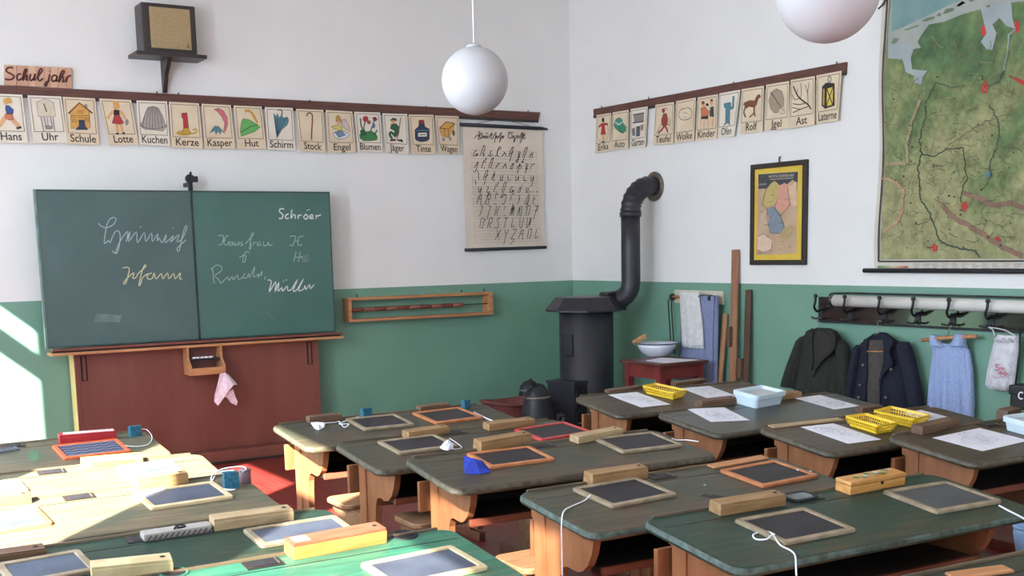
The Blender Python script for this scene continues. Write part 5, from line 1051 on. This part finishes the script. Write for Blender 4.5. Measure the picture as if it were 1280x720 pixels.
for k in range(24): x, y = rr.uniform(120, 310), rr.uniform(260, 575); b.stroke([om(p) for p in aM((x, y), (x+rr.uniform(6, 26), y-1))], .003, flat((110, 92, 76)), NR)
b.build('printed_map', t, world=True)
b = B()
def fnm(pa, pb, h):
    A, C = om(aM(pa)[0]), om(aM(pb)[0])
    return lambda x, y, w: A+(C-A)*(x/w)+Vector((0, 0, y*h))
b.k = 70
lettering(b, 'MAP OF THE OCCUPATION AREAS', fnm((188, 180), (322, 172), .019), flat((214, 204, 184)), NR); lettering(b, 'WESTERN EUROPE', fnm((128, 220), (176, 217), .013), flat((190, 184, 170)), NR)
b.stroke([om(p) for p in aM((195, 188), (320, 180))], .005, flat((180, 170, 152)), NR); b.build('map_title', t, world=True)
b = B(); c = onR((974, 201), .015); b.tube([c-Vector((0, 0, .02)), c+Vector((0, 0, .025)), c+Vector((.012, 0, .03))], .006, IRON, 6); b.build('wall_hook', t, world=True)

# coat rack with hooks
RY0, RY1 = 6.015, 3.5
t = thing('coat_rack', 'long glossy dark coat rack with black double hooks on the right wall', 'coat rack', (XR-.02, 5, 1.15))
M_GLOSS = mat('glossy dark varnish', (50, 40, 38), (40, 32, 31), .16, 3, coat=.6)
b = B(); b.box((XR-.025, RY1, 1.062), (XR-.001, RY0, 1.235), M_GLOSS, .004); b.build('rack_board', t, world=True)
b = B(); b.box((XR-.034, RY1, 1.05), (XR-.001, RY0, 1.064), IRON, .003); b.build('lower_edge', t, world=True)
b = B(); b.tube(smoothline([(XR-.012, 5.90, 1.19), (XR-.03, 5.90, 1.245), (XR-.045, 5.86, 1.262), (XR-.05, 5.7, 1.268)], 5)+[Vector((XR-.05, RY1, 1.268))], .007, IRON, 6); b.build('upper_rod', t, world=True)
HY = [onR((x, 392), .03).y for x in (1026, 1062, 1105, 1147, 1191, 1239, 1290)]
for k, y in enumerate(HY+[HY[-1]-.26*(j+1) for j in range(1)]):
    b = B(); b.box((XR-.032, y-.022, 1.075), (XR-.022, y+.022, 1.155), IRON, .004); x = XR-.03
    b.tube(smoothline([(x, y, 1.145), (x-.05, y-.012, 1.132), (x-.105, y-.035, 1.165), (x-.115, y-.052, 1.20), (x-.113, y-.054, 1.238)], 4), .0085, IRON, 8); b.lathe([(.002, -.016), (.013, -.009), (.016, 0), (.013, .009), (.002, .016)], IRON, (x-.113, y-.054, 1.246), 12)
    b.tube(smoothline([(x, y, 1.145), (x-.025, y-.025, 1.15), (x-.04, y-.06, 1.158), (x-.045, y-.075, 1.170)], 3), .0075, IRON, 8)
    b.tube(smoothline([(x, y, 1.09), (x-.02, y-.02, 1.078), (x-.03, y-.05, 1.082), (x-.032, y-.055, 1.092)], 3), .007, IRON, 8); b.tube(smoothline([(x, y, 1.09), (x-.02, y+.02, 1.078), (x-.03, y+.05, 1.082), (x-.032, y+.055, 1.092)], 3), .007, IRON, 8)
    b.build('double_hook', t, world=True)
t = thing('rolled_map', 'long rolled white map lying along the coat rack', 'rolled map', (XR-.075, 4.7, 1.21))
ys = [onR((1044, 378), .075).y, 3.4]; b = B(); M_ROLL = mat('rolled paper', (216, 212, 204), (204, 200, 192), .8, 6)
b.tube([(XR-.076, ys[0], 1.213), (XR-.076, ys[1], 1.213)], .040, M_ROLL, 20); b.build('paper_roll', t, world=True, smooth=False)
b = B(); b.tube([(XR-.076, ys[0]+.035, 1.215), (XR-.076, ys[0]-.0015, 1.215)], .036, M_GLOSS, 16); b.build('roll_end', t, world=True)

# clothes: lofted shells with folds
def shell(rows, x_back, bulge, m, folds=0, seed=0, n=26, amp=.010, tilt=0):
    """rows: (z, y_far, y_near, bulge factor); a closed shell, flat to the wall and swelling into the room"""
    rr = random.Random(seed); ph = [rr.uniform(0, 6.28) for _ in range(3)]; b = B(); R = []
    Z0 = rows[0][0]; Z1 = rows[-1][0]
    for z, ya, yb, bf in rows:
        ring = []; s = (Z0-z)/(Z0-Z1)
        for k in range(n+1):
            q = k/n; y = ya+(yb-ya)*q; d = bulge*bf*(max(0, 1-(2*q-1)**2))**.5
            d += amp*s*math.sin(q*folds*6.28+ph[0]+s*1.3)*min(1, q*8, (1-q)*8)+amp*.5*s*math.sin(q*folds*11+ph[1])*min(1, q*8, (1-q)*8)
            ring.append(Vector((x_back-max(d, .004)-tilt*s, y, z)))
        for k in range(n-1, 0, -1): q = k/n; ring.append(Vector((x_back+.003-tilt*s*.5, ya+(yb-ya)*q, z)))
        R.append(ring)
    b.rings(R, m, True, True, True); return b
def rows_px(c, L, off):
    out = []
    for y, xa, xb, bf in L:
        A, C = onR(c((xa, y))[0], off), onR(c((xb, y))[0], off); out.append(((A.z+C.z)/2, A.y, C.y, bf))
    return out
def dense(rows, k=4):
    out = []
    for i in range(len(rows)-1):
        for j in range(k): out.append(tuple(rows[i][a]+(rows[i+1][a]-rows[i][a])*j/k for a in range(4)))
    return out+[rows[-1]]
cc = crop(6, 960, 400)
XB = XR-.05
def hanger(t, cen, w, m, hookz, y):
    b = B(); b.tube(smoothline([(XB-.03, y+w/2, cen-.035), (XB-.035, y+w*.25, cen-.004), (XB-.035, y, cen+.008), (XB-.035, y-w*.25, cen-.004), (XB-.03, y-w/2, cen-.035)], 4), .011, m, 8); h = b.build('clothes_hanger', t, world=True)
    b = B(); b.tube(smoothline([(XB-.035, y, cen+.006), (XB-.035, y, hookz-.03), (XB-.035, y+.012, hookz-.008), (XB-.03, y+.004, hookz+.012), (XB-.024, y-.012, hookz+.004)], 4), .003, METAL, 6); h2 = b.build('hanger_hook'); h2.data.transform(h.parent.matrix_basis.inverted()); h2.parent = h
def lapel(t, c, pts, off, m, name):
    b = B(); P = [onR(p, off) for p in c(*pts)]; b.prism(P, (.012, 0, 0), m); b.build(name, t, world=True)
G_COAT = mat('dark green wool', (44, 46, 38), (35, 37, 30), .95, 40, bump=.3); G_LIN = mat('dark coat lining', (48, 46, 40), (39, 38, 33), .9, 30)
N_COAT = mat('navy wool', (28, 31, 47), (22, 24, 38), .95, 40, bump=.3); N_LIN = mat('grey brown lining', (78, 72, 66), (66, 60, 56), .9, 30)
t = thing('coat', 'dark green wool coat on a wooden hanger, leftmost on the coat rack', 'coat', onR((1018, 470), .1), 'clothes hanging on the coat rack')
shell(dense(rows_px(cc, [(62, 335, 435, .35), (80, 300, 480, .6), (110, 262, 505, .85), (140, 225, 530, 1), (200, 215, 535, 1), (300, 195, 530, 1), (420, 180, 530, 1.05), (540, 168, 535, 1.1), (680, 160, 545, 1.1)], .10)), XB, .085, G_COAT, 4, 1).build('coat_body', t, world=True, smooth=True)
shell(dense(rows_px(cc, [(128, 222, 275, .5), (160, 203, 290, 1), (250, 168, 270, 1), (350, 132, 235, 1), (450, 98, 205, .95), (505, 80, 190, .8)], .11)), XB-.02, .075, G_COAT, 2, 2, 16, .006).build('sleeve', t, world=True, smooth=True)
shell(dense(rows_px(cc, [(150, 480, 545, .5), (190, 490, 583, 1), (270, 505, 598, 1), (370, 510, 601, 1), (470, 515, 600, .95), (580, 505, 598, .8)], .11)), XB-.02, .075, G_COAT, 2, 3, 16, .006).build('sleeve', t, world=True, smooth=True)
lapel(t, cc, [(330, 95), (345, 85), (420, 85), (478, 130), (470, 230), (430, 285), (370, 345), (345, 400), (330, 430)], .148, G_LIN, 'coat_lining')
lapel(t, cc, [(285, 85), (330, 62), (338, 90), (328, 150), (335, 300), (325, 380), (305, 300), (280, 180), (270, 130)], .163, G_COAT, 'lapel')
lapel(t, cc, [(425, 62), (480, 85), (505, 125), (500, 210), (470, 250), (400, 310), (355, 375), (340, 430), (350, 350), (420, 270), (465, 210), (470, 140), (440, 90)], .163, G_COAT, 'lapel')
hy = onR((1022, 415), .1).y; hanger(t, onR((1022, 415), .09).z, .17, WOOD_RACK, 1.076, hy)
t = thing('coat', 'navy coat with small buttons and open front, second on the coat rack', 'coat', onR((1103, 470), .1), 'clothes hanging on the coat rack')
shell(dense(rows_px(cc, [(95, 800, 850, .35), (120, 765, 890, .6), (150, 715, 940, .85), (190, 665, 1000, 1), (260, 650, 1010, 1), (400, 640, 1030, 1), (540, 620, 1050, 1.1), (700, 610, 1060, 1.1)], .10)), XB, .085, N_COAT, 4, 5).build('coat_body', t, world=True, smooth=True)
shell(dense(rows_px(cc, [(190, 640, 690, .5), (220, 628, 705, 1), (320, 612, 690, 1), (430, 598, 670, 1), (540, 578, 660, .95), (640, 570, 650, .8)], .11)), XB-.02, .075, N_COAT, 2, 6, 16, .006).build('sleeve', t, world=True, smooth=True)
shell(dense(rows_px(cc, [(165, 960, 1030, .5), (200, 955, 1052, 1), (300, 975, 1082, 1), (420, 1000, 1108, 1), (540, 1020, 1132, .95), (660, 1035, 1148, .8)], .11)), XB-.02, .075, N_COAT, 2, 7, 16, .006).build('sleeve', t, world=True, smooth=True)
lapel(t, cc, [(745, 150), (862, 150), (868, 300), (835, 440), (838, 640), (722, 640), (742, 400), (738, 240)], .148, N_LIN, 'coat_lining')
lapel(t, cc, [(715, 150), (800, 98), (750, 150), (738, 240), (742, 400), (722, 640), (690, 640), (700, 400), (690, 260)], .163, N_COAT, 'lapel')
lapel(t, cc, [(850, 98), (940, 150), (905, 240), (935, 330), (870, 400), (845, 450), (838, 640), (830, 450), (865, 350), (862, 150)], .163, N_COAT, 'lapel')
b = B()
for p in ((712, 337), (690, 488), (680, 580), (925, 370), (882, 580)):
    P = onR(cc(p)[0], .168); b.lathe([(.010, 0), (.010, .004), (.006, .006)], METAL, n=10, M=Matrix.Translation(P) @ Matrix.Rotation(-math.pi/2, 4, 'Y'))
b.build('buttons', t, world=True)
b = B(); A, C = onR(cc((742, 236))[0], .156), onR(cc((866, 238))[0], .156); b.tube([A, C], .005, WOOD_RACK, 6); b.build('hanger_bar', t, world=True)
hy = onR((1096, 425), .1).y; hanger(t, onR((1096, 424), .09).z, .17, WOOD_RACK, 1.076, hy)
# apron dress
ca = crop(4, 1140, 350)
APR = mat('blue white stripe cotton', (160, 174, 206), (134, 152, 192), .9, 60, (1, 6, 1), detail=2)
t = thing('apron_dress', 'light blue sleeveless apron dress on a wooden hanger below the coat rack', 'apron', onR((1186, 460), .1), 'clothes hanging on the coat rack')
shell(dense(rows_px(ca, [(318, 88, 266, .6), (345, 86, 266, .8), (372, 90, 266, .9), (420, 84, 272, 1), (500, 76, 284, 1.05), (580, 70, 296, 1.1), (680, 66, 300, 1.1)], .08)), XB, .065, APR, 7, 9, 48, .016).build('apron_body', t, world=True, smooth=True)
for nm, pts in (('shoulder_strap', [(274, 92, 124, .9), (290, 90, 130, 1), (308, 88, 146, 1.1), (328, 88, 175, 1.2)]), ('shoulder_strap', [(272, 212, 262, .9), (290, 208, 265, 1), (308, 200, 266, 1.1), (328, 178, 266, 1.2)])):
    shell(dense(rows_px(ca, pts, .09)), XB-.022, .050, APR, 2, 11, 14, .003).build(nm, t, world=True, smooth=True)
shell(dense(rows_px(ca, [(345, 262, 280, .6), (450, 268, 300, 1), (560, 275, 304, 1), (640, 272, 308, .9)], .06)), XB+.01, .04, APR, 2, 13, 12, .006).build('back_panel', t, world=True, smooth=True)
A, C = onR(ca((52, 301))[0], .10), onR(ca((322, 281))[0], .09); b = B(); b.tube([A, A.lerp(C, .5)+Vector((0, 0, .004)), C], .013, WOOD_RACK, 8); h = b.build('clothes_hanger', t, world=True)
mid = A.lerp(C, .47); b = B(); b.tube([mid, (XR-.075, mid.y, 1.06), (XR-.06, mid.y-.008, 1.084), (XR-.05, mid.y-.012, 1.078)], .003, METAL, 6); h2 = b.build('hanger_hook'); h2.data.transform(t.matrix_basis.inverted()); h2.parent = h
# embroidered bag
t = thing('cloth_bag', 'white gathered cloth bag with red embroidery hanging from a hook', 'bag', onR((1250, 455), .09), 'clothes hanging on the coat rack')
M_BAG = mat('white linen', (214, 212, 214), (196, 194, 198), .9, 25)
shell(dense(rows_px(ca, [(276, 410, 532, .4), (300, 402, 534, .7), (340, 392, 528, 1), (420, 374, 518, 1.1), (490, 362, 508, 1.1), (530, 355, 500, 1), (552, 372, 488, .5)], .08)), XB, .05, M_BAG, 5, 15, 30, .008).build('bag_body', t, world=True, smooth=True)
b = B(); y0_, z0_ = onR(ca((385, 205))[0], .06).y, 1.09
for p in ((412, 280), (530, 288)): b.tube(smoothline([onR(ca(p)[0], .08), onR(ca(((p[0]+388)/2+4, 250))[0], .075), (XR-.062, y0_, z0_-.01)], 3), .004, M_BAG, 6)
b.build('drawstring', t, world=True)
b = B(); RE = flat((196, 92, 112)); RP = flat((206, 150, 160))
for pts in ([(436, 425), (422, 420), (418, 432), (434, 440), (430, 452), (416, 446)], [(440, 445), (452, 436), (450, 450), (462, 440)], [(430, 470), (446, 458), (442, 476)], [(452, 470), (468, 458), (464, 478), (480, 466)]): b.stroke([onR(p, .112) for p in ca(*[(v.x, v.y) for v in smoothline(pts, 3)])], .006, RE, NR)
for pts in ([(398, 470), (420, 490), (450, 482), (490, 490)], [(480, 420), (498, 440), (490, 470)], [(400, 440), (408, 420)]): b.stroke([onR(p, .112) for p in ca(*[(v.x, v.y) for v in smoothline(pts, 3)])], .004, RP, NR)
b.build('embroidery', t, world=True)
b = B()
for k in range(11): x = 414+k*11; b.tube([onR(ca((x, 290+(k % 3)*4))[0], .10+.02*math.sin(k)), onR(ca((x+4, 312))[0], .105)], .006, M_BAG, 5)
b.build('gathered_top', t, world=True)
# black shoulder bag
t = thing('shoulder_bag', 'black shoulder bag with a white letter, cut off by the right edge', 'bag', onR((1285, 495), .1)); M_BB = mat('black nylon', (40, 38, 40), (32, 30, 32), .6, 30)
y0_, y1_ = onR((1262.5, 495), .12).y, 4.02; zT, zB = onR((1270, 481), .12).z, onR((1270, 508), .12).z
b = B(); b.box((XR-.13, y1_, zB-.02), (XR-.02, y0_-.004, zT-.01), M_BB, .02); b.build('bag_body', t, world=True)
b = B(); b.box((XR-.142, y1_, zB+.07), (XR-.018, y0_, zT), M_BB, .015); fl = b.build('bag_flap', t, world=True)
b = B(); c0 = onR((1276.5, 494.5), .143); b.stroke([(XR-.1425, c0.y-.018*math.cos(math.radians(50+k*26)), c0.z+.02*math.sin(math.radians(50+k*26))) for k in range(11)], .009, flat((230, 230, 230)), NR)
l2 = b.build('bag_letter'); l2.data.transform(t.matrix_basis.inverted()); l2.parent = fl
b = B(); A = onR((1279, 408), .06); b.tube([Vector((XR-.065, HY[6]+.05, 1.085)), Vector((XR-.09, (HY[6]+y0_)/2, .95)), Vector((XR-.10, y0_-.02, zT-.01))], .006, M_BB, 6); b.tube([Vector((XR-.065, HY[6]+.05, 1.085)), Vector((XR-.09, y1_+.05, .95)), Vector((XR-.10, y1_+.03, zT-.01))], .006, M_BB, 6); b.build('shoulder_strap', t, world=True)

# stove
SX, SY = 5.82, 8.12
t = thing('iron_stove', 'tall round black iron stove with a hipped top and bent stovepipe', 'stove', (SX, SY, 0)); r_ = .232
b = B(); b.lathe([(r_+.03, .0), (r_+.035, .03), (r_+.02, .12), (r_, .14), (r_, 1.09), (r_-.01, 1.10)], IRON_S, (SX, SY, 0), 36); b.build('stove_body', t, world=True)
b = B(); R = []
for rad, z in ((.30, 1.085), (.345, 1.09), (.345, 1.105), (.262, 1.205), (.245, 1.21)): R.append([(SX+rad*math.cos(math.radians(22.5+45*k-12)), SY+rad*math.sin(math.radians(22.5+45*k-12)), z) for k in range(8)])
b.rings(R, IRON_S); b.build('hipped_top', t, world=True)
b = B(); b.lathe([(.012, 0), (.010, .012), (.022, .022), (.024, .032), (.014, .042)], IRON, (SX+.16, SY-.17, 1.21), 14); b.build('knob', t, world=True)
dr = Vector((-.97, -.24, 0)).normalized(); sd = Vector((.24, -.97, 0)).normalized()
MD = Matrix(((sd.x, -dr.x, 0, SX), (sd.y, -dr.y, 0, SY), (0, 0, 1, 0), (0, 0, 0, 1)))   # local x sideways, local -y out of the door
b = B(); b.box((-.15, -.34, .04), (.15, -.10, .50), IRON_S, .008, MD); b.box((-.16, -.35, .49), (.16, -.10, .515), IRON_S, .006, MD); hs = b.build('ash_box', t, world=True)
for nm, z0, z1 in (('fire_door', .30, .45), ('ash_door', .08, .26)):
    b = B(); b.box((.149, -.325, z0), (.163, -.185, z1), IRON, .005, MD); b.tube([MD @ Vector((.163, -.31, (z0+z1)/2)), MD @ Vector((.185, -.31, (z0+z1)/2)), MD @ Vector((.188, -.26, (z0+z1)/2))], .007, METAL, 6)
    for k in range(4): b.box((.162, -.315+k*.034, z0+.03), (.167, -.298+k*.034, z0+.06), METAL, 0, MD)
    b.build(nm, t, world=True)
b = B()
for k in range(8): a_ = k*.785; b.tube([MD @ Vector((.05*math.cos(a_), -.341, .2+.05*math.sin(a_))), MD @ Vector((.02*math.cos(a_+.6), -.346, .2+.02*math.sin(a_+.6)))], .008, METAL, 5)
b.build('cast_ornament', t, world=True)
b = B(); b.box((-.05, -.243, .72), (.05, -.222, .90), IRON_S, .006, MD); b.build('inspection_flap', t, world=True)
pz = 1.19; PX, PY = 6.145, 7.915
b = B(); rad = .082; path = [(SX+.10, SY-.08, 1.165), (SX+.2, SY-.13, 1.17)]
for k in range(7): a = math.radians(k*15); path.append((PX-.12*math.cos(a)+.0, PY+.02*(1-k/6), pz-.02+.12*(1-math.cos(a))) if False else (SX+.2+(PX-SX-.2)*math.sin(a), SY-.13+(PY-SY+.13)*math.sin(a), 1.17+.15*(1-math.cos(a))))
path += [(PX, PY, 1.40), (PX, PY, 1.62), (PX, PY, 1.90)]
b.tube(path, [rad]*len(path), IRON_S, 20); b.build('lower_pipe', t, world=True)
b = B(); rs = []; pp = []
b.tube([(PX, PY, 1.868), (PX, PY, 1.872), (PX, PY, 1.912), (PX, PY, 1.916)], [rad, rad+.01, rad+.01, rad], IRON_S, 20); b.build('pipe_collar', t, world=True)
b = B()
for k in range(22):
    a = math.radians(k*90/21); pp.append((PX+.20*(1-math.cos(a)), PY, 1.91+.215*math.sin(a))); rs.append(rad+(.007 if k % 3 == 1 else 0))
pp += [(PX+.215, PY, 2.125), (XR-.001, PY, 2.125)]; rs += [rad, rad]; b.tube(pp, rs, IRON_S, 20); b.build('ribbed_elbow', t, world=True)
b = B(); b.lathe([(.09, .0), (.122, .0), (.125, .008), (.118, .014), (.09, .016)], mat('dull rosette metal', (120, 108, 98), (98, 88, 80), .45, 12, metal=.4), n=28, M=Matrix.Translation((XR-.001, PY, 2.125)) @ Matrix.Rotation(-math.pi/2, 4, 'Y')); b.build('wall_rosette', t, world=True)

# coal scuttle and wicker basket
bx_, by_ = 5.03, 8.08; t = thing('wicker_basket', 'reddish brown wicker basket on the floor left of the stove', 'basket', (bx_, by_, 0)); M_WK = mat('wicker', (120, 60, 50), (84, 40, 36), .7, 40, (1, 1, 3), .9)
b = B(); R = []
for rx, ry, z in ((.17, .12, 0), (.20, .15, .08), (.235, .17, .22), (.265, .19, .37), (.275, .20, .39), (.262, .19, .40), (.245, .175, .36), (.19, .14, .06)): R.append([(bx_+rx*math.cos(k*math.pi/16), by_+ry*math.sin(k*math.pi/16), z+.015*(z > .3)*math.cos(k*math.pi/8)) for k in range(32)])
b.rings(R, M_WK, smooth=True); b.build('basket_body', t, world=True)
b = B()
for z, e in ((.12, 0), (.20, .012), (.28, .02), (.385, .035)): b.tube([(bx_+(.215+e+z*.07)*math.cos(k*math.pi/16), by_+(.16+e*.7+z*.04)*math.sin(k*math.pi/16), z+(.015 if z > .3 else 0)*math.cos(k*math.pi/8)) for k in range(33)], .010, M_WK, 6)
b.build('woven_bands', t, world=True)
def scuttle(x, y, lab, s, tilt):
    M = Matrix.Translation((x, y, .001)) @ Matrix.Rotation(tilt, 4, 'Z') @ Matrix.Scale(s, 4)
    t = thing('coal_scuttle', lab, 'coal scuttle', M=M, group='black coal scuttles by the stove'); G_ = mat('enamelled iron', (34, 33, 37), (26, 25, 29), .22, 5)
    b = B(); b.lathe([(.10, 0), (.105, .01), (.125, .24), (.128, .26)], G_, n=24); b.build('lower_bucket', t)
    b = B(); b.lathe([(.130, .25), (.13, .27), (.095, .46), (.085, .50), (.05, .535), (.01, .545)], IRON, n=24); b.build('hooded_top', t)
    b = B(); b.lathe([(.100, .448), (.104, .452), (.100, .464), (.094, .466)], METAL, n=24); b.build('metal_band', t)
    b = B(); b.tube(smoothline([(-.13, 0, .26), (-.155, 0, .36), (-.11, 0, .50), (0, -.02, .555), (.11, 0, .50), (.155, 0, .36), (.13, 0, .26)], 4), .006, IRON, 6); b.build('bail_handle', t)
scuttle(4.91, 7.52, 'black hooded coal scuttle standing in front of the wicker basket', 1.05, .3)
scuttle(5.40, 8.38, 'second black coal scuttle half hidden between basket and stove', .92, 1.2)

# wash stand
t = thing('wash_table', 'small red painted table with a basin on it, beside the stove', 'table', (5.95, 7.25, 0)); M_RT = mat('dark red paint', (128, 50, 46), (106, 40, 38), .4, 8)
tx0, tx1, ty0, ty1, tz = 5.70, 6.20, 6.99, 7.50, .72
b = B(); b.box((tx0, ty0, tz-.022), (tx1, ty1, tz), mat('red brown table top', (104, 56, 48), (84, 46, 40), .35, 6), .006); b.build('table_top', t, world=True)
for lo, hi in (((tx0+.05, ty0+.035, tz-.13), (tx1-.05, ty0+.055, tz-.022)), ((tx0+.05, ty1-.055, tz-.13), (tx1-.05, ty1-.035, tz-.022)), ((tx0+.035, ty0+.055, tz-.13), (tx0+.055, ty1-.055, tz-.022)), ((tx1-.055, ty0+.055, tz-.13), (tx1-.035, ty1-.055, tz-.022))):
    b = B(); b.box(lo, hi, M_RT); b.build('apron_board', t, world=True)
for x in (tx0+.03, tx1-.085):
    for y in (ty0+.03, ty1-.085): b = B(); b.box((x, y, 0), (x+.055, y+.055, tz-.022), M_RT, .005); b.build('leg', t, world=True)
bc = hitp((821, 445), 2, tz); ENA = mat('white enamel', (226, 230, 238), (220, 225, 234), .25, 5)
t = thing('wash_basin', 'white enamel wash basin on the red table', 'basin', (bc.x, bc.y, tz)); b = B()
b.lathe([(.085, .001), (.09, .004), (.125, .03), (.155, .075), (.163, .10), (.158, .10), (.148, .075), (.118, .034), (.08, .012), (.001, .010)], ENA, n=36); b.build('basin_bowl', t)
b = B(); b.lathe([(.158, .099), (.18, .104), (.184, .109), (.178, .112), (.158, .104)], ENA, n=36, caps=False); rim = b.build('basin_rim', t)
b = B(); b.lathe([(.181, .1045), (.1865, .108), (.181, .1125)], DBLU, n=36, caps=False); b.build('dark_edge_line', t)
bp = Vector((bc.x, bc.y, tz+.128))-_R.normalized()*.135; t = thing('scrubbing_brush', 'brown wooden scrubbing brush lying on the basin rim', 'brush', bp); M = Matrix.Rotation(-.6, 4, 'Z') @ Matrix.Rotation(-.5, 4, 'Y')
b = B(); b.box((-.065, -.028, .008), (.065, .028, .032), WOOD_RACK, .008, M); b.build('brush_back', t)
b = B()
for i in range(10):
    for j in range(4): p = M @ Vector((-.054+i*.012, -.02+j*.013, .009)); q_ = M @ Vector((-.054+i*.012, -.02+j*.013, -.012)); b.tube([p, q_], .005, flat((176, 150, 106)), 5)
b.build('bristles', t)
b = B(); P = [hitp(p, 2, tz+.001) for p in ((808, 451), (826, 447.5), (873, 450), (833, 454))]; b.prism(P, (0, 0, .003), PAPER); o = b.build('paper_mat', origin=P[0]); tag(o, 'white paper mat under the basin on the red table', 'paper')
# towel rail with towels
ct = crop(4.8, 760, 350)
t = thing('towel_rail', 'cream towel board with dark round brackets on the right wall', 'towel rail', (XR-.02, 7.35, 1.18))
y0_, y1_ = onR((843, 365), .02).y, onR((903.5, 370), .02).y; M_CRM = mat('cream paint', (216, 208, 186), (204, 196, 172), .5, 6)
b = B(); b.box((XR-.022, y1_, 1.145), (XR, y0_, 1.255), M_CRM, .008); b.build('back_board', t, world=True)
for y in (y0_-.05, y1_+.07):
    b = B(); b.tube([(XR-.02, y, 1.20), (XR-.105, y, 1.20)], .009, IRON, 8); b.lathe([(.004, -.012), (.026, -.012), (.028, 0), (.026, .012), (.004, .012)], IRON, n=16, M=Matrix.Translation((XR-.085, y, 1.20)) @ Matrix.Rotation(math.pi/2, 4, 'X')); b.build('bracket', t, world=True)
b = B(); b.tube([(XR-.085, y0_-.04, 1.20), (XR-.085, y1_+.06, 1.20)], .010, WOOD_RACK, 10); b.build('towel_bar', t, world=True)
for k, yy in enumerate((y0_+.035, y0_-.005)):
    b = B(); b.tube(smoothline([(XR-.045, y0_-.045, 1.19), (XR-.05, yy, 1.17), (XR-.05, yy+.008, 1.12), (XR-.05, yy-.01, .95-.02*k), (XR-.05, yy-.03, .72)], 4), .006, IRON, 6); b.build('hanging_wire', t, world=True)
t = thing('towel', 'white towel hanging over the rail in front of the blue one', 'towel', (XR-.09, 7.3, 1.0), 'towels on the rail'); M_TW = mat('white towelling', (212, 212, 208), (198, 198, 196), .95, 30, bump=.3)
def towel(t, c, rows, off, bulge, m, seed, folds): shell(dense(rows_px(c, rows, off)), XR-off+bulge*.4, bulge, m, folds, seed, 22, .006).build('towel_cloth', t, world=True, smooth=True)
towel(t, ct, [(70, 424, 545, .8), (110, 426, 545, 1), (200, 430, 558, 1), (300, 436, 568, 1), (400, 440, 572, 1), (408, 446, 570, .7)], .125, .03, M_TW, 21, 2)
b = B(); q0 = [onR(p, .142) for p in ct((442, 398), (572, 394))]; b.tube([q0[0], q0[1]], .003, flat((150, 160, 170)), 5); b.build('hem', t, world=True)
t = thing('towel', 'long blue-grey towel hanging behind the white one and the red table', 'towel', (XR-.09, 7.15, .8), 'towels on the rail'); M_TB = mat('blue grey towelling', (134, 142, 172), (114, 122, 154), .95, 30, (1, 10, 1), .3)
towel(t, ct, [(90, 440, 660, .7), (130, 440, 660, 1), (300, 430, 658, 1), (450, 425, 655, 1), (620, 420, 652, 1), (720, 420, 650, 1)], .09, .03, M_TB, 23, 4)
b = B(); q0 = [onR(p, .122) for p in ct((536, 108), (560, 92), (635, 96), (640, 125), (632, 300), (630, 600))]; b.tube(smoothline(q0[:4], 4), .004, DBLU, 6); b.tube(smoothline([q0[3], q0[4], q0[5]], 4), .003, DBLU, 6); b.build('towel_edge', t, world=True)
# long wooden instruments leaning on the wall
def leaning(name, lab, ptop, pbot, w, m, cat, grip=None, th=.016):
    A = onR(ptop, .02); Bt = onR(pbot, .06); d = (Bt-A); kk = (A.z-.002)/(-d.z); Bt = A+d*kk; Bt.x = XR-.10
    t = thing(name, lab, cat, Bt); ax = (A-Bt).normalized(); side = Vector((0, 1, 0)); side = (side-ax*side.dot(ax)).normalized(); nn = ax.cross(side); L_ = (A-Bt).length
    M = Matrix(((side.x, nn.x, ax.x, Bt.x), (side.y, nn.y, ax.y, Bt.y), (side.z, nn.z, ax.z, Bt.z), (0, 0, 0, 1)))
    b = B(); b.box((-w/2, -th/2, 0), (w/2, th/2, L_), m, .003, M); b.build('blade', t, world=True)
    if grip:
        h, off, gl = grip; sgn = 1 if nn.x < 0 else -1
        b = B(); b.box((off-.02, min(0, sgn*.04), h-gl/2), (off+.02, max(0, sgn*.04), h+gl/2), WOOD_BOXD, .008, M); b.build('handle', t, world=True)
    return t
leaning('blackboard_ruler', 'tall pale brown wooden ruler leaning on the wall, the longest of three', (919.5, 312), (917.5, 475), .075, mat('ruler wood', (162, 118, 88), (140, 98, 70), .5, 4, (10, 10, 1)), 'ruler', (.90, .025, .16))
leaning('blackboard_set_square', 'dark brown wooden ruler with a side handle leaning right of the tallest one', (936, 362), (933, 475), .062, mat('dark ruler wood', (92, 66, 54), (74, 52, 42), .5, 4, (10, 10, 1)), 'ruler', (.66, .045, .16))
leaning('blackboard_ruler', 'short tan wooden ruler leaning beside the blue towel', (907, 392), (900, 476), .05, mat('short ruler wood', (186, 140, 102), (164, 118, 82), .5, 4, (10, 10, 1)), 'ruler')

# globe lamps
M_GL = mat('opal glass', (188, 186, 187), (184, 182, 183), .35, 4, spec=.3)
for px, dia, lab in (((593.5, 101), 83, 'white opal glass globe lamp hanging in front of the blackboard wall'), ((1035, -12.5), 128, 'white opal glass globe lamp cut off by the top edge of the photo')):
    D_ = .30*FPX/dia; P = CAM+ray(*px)*D_
    t = thing('globe_lamp', lab, 'lamp', P, 'white globe pendant lamps')
    b = B(); b.lathe([(.15*math.sin(a), -.15*math.cos(a)) for a in [math.radians(1+k*167/23) for k in range(24)]], M_GL, n=40); b.build('glass_globe', t, smooth=True)
    b = B(); b.lathe([(.034, .145), (.036, .150), (.026, .158), (.008, .164)], M_GL, n=20); b.build('lamp_cap', t)
    b = B(); b.tube([(0, 0, .162), (0, 0, ZC-P.z-.03)], .0038, STRING, 8); b.build('cord', t)
    b = B(); b.lathe([(.05, ZC-P.z-.04), (.055, ZC-P.z-.01), (.055, ZC-P.z-.0005)], STRING, n=20); b.build('ceiling_rose', t)
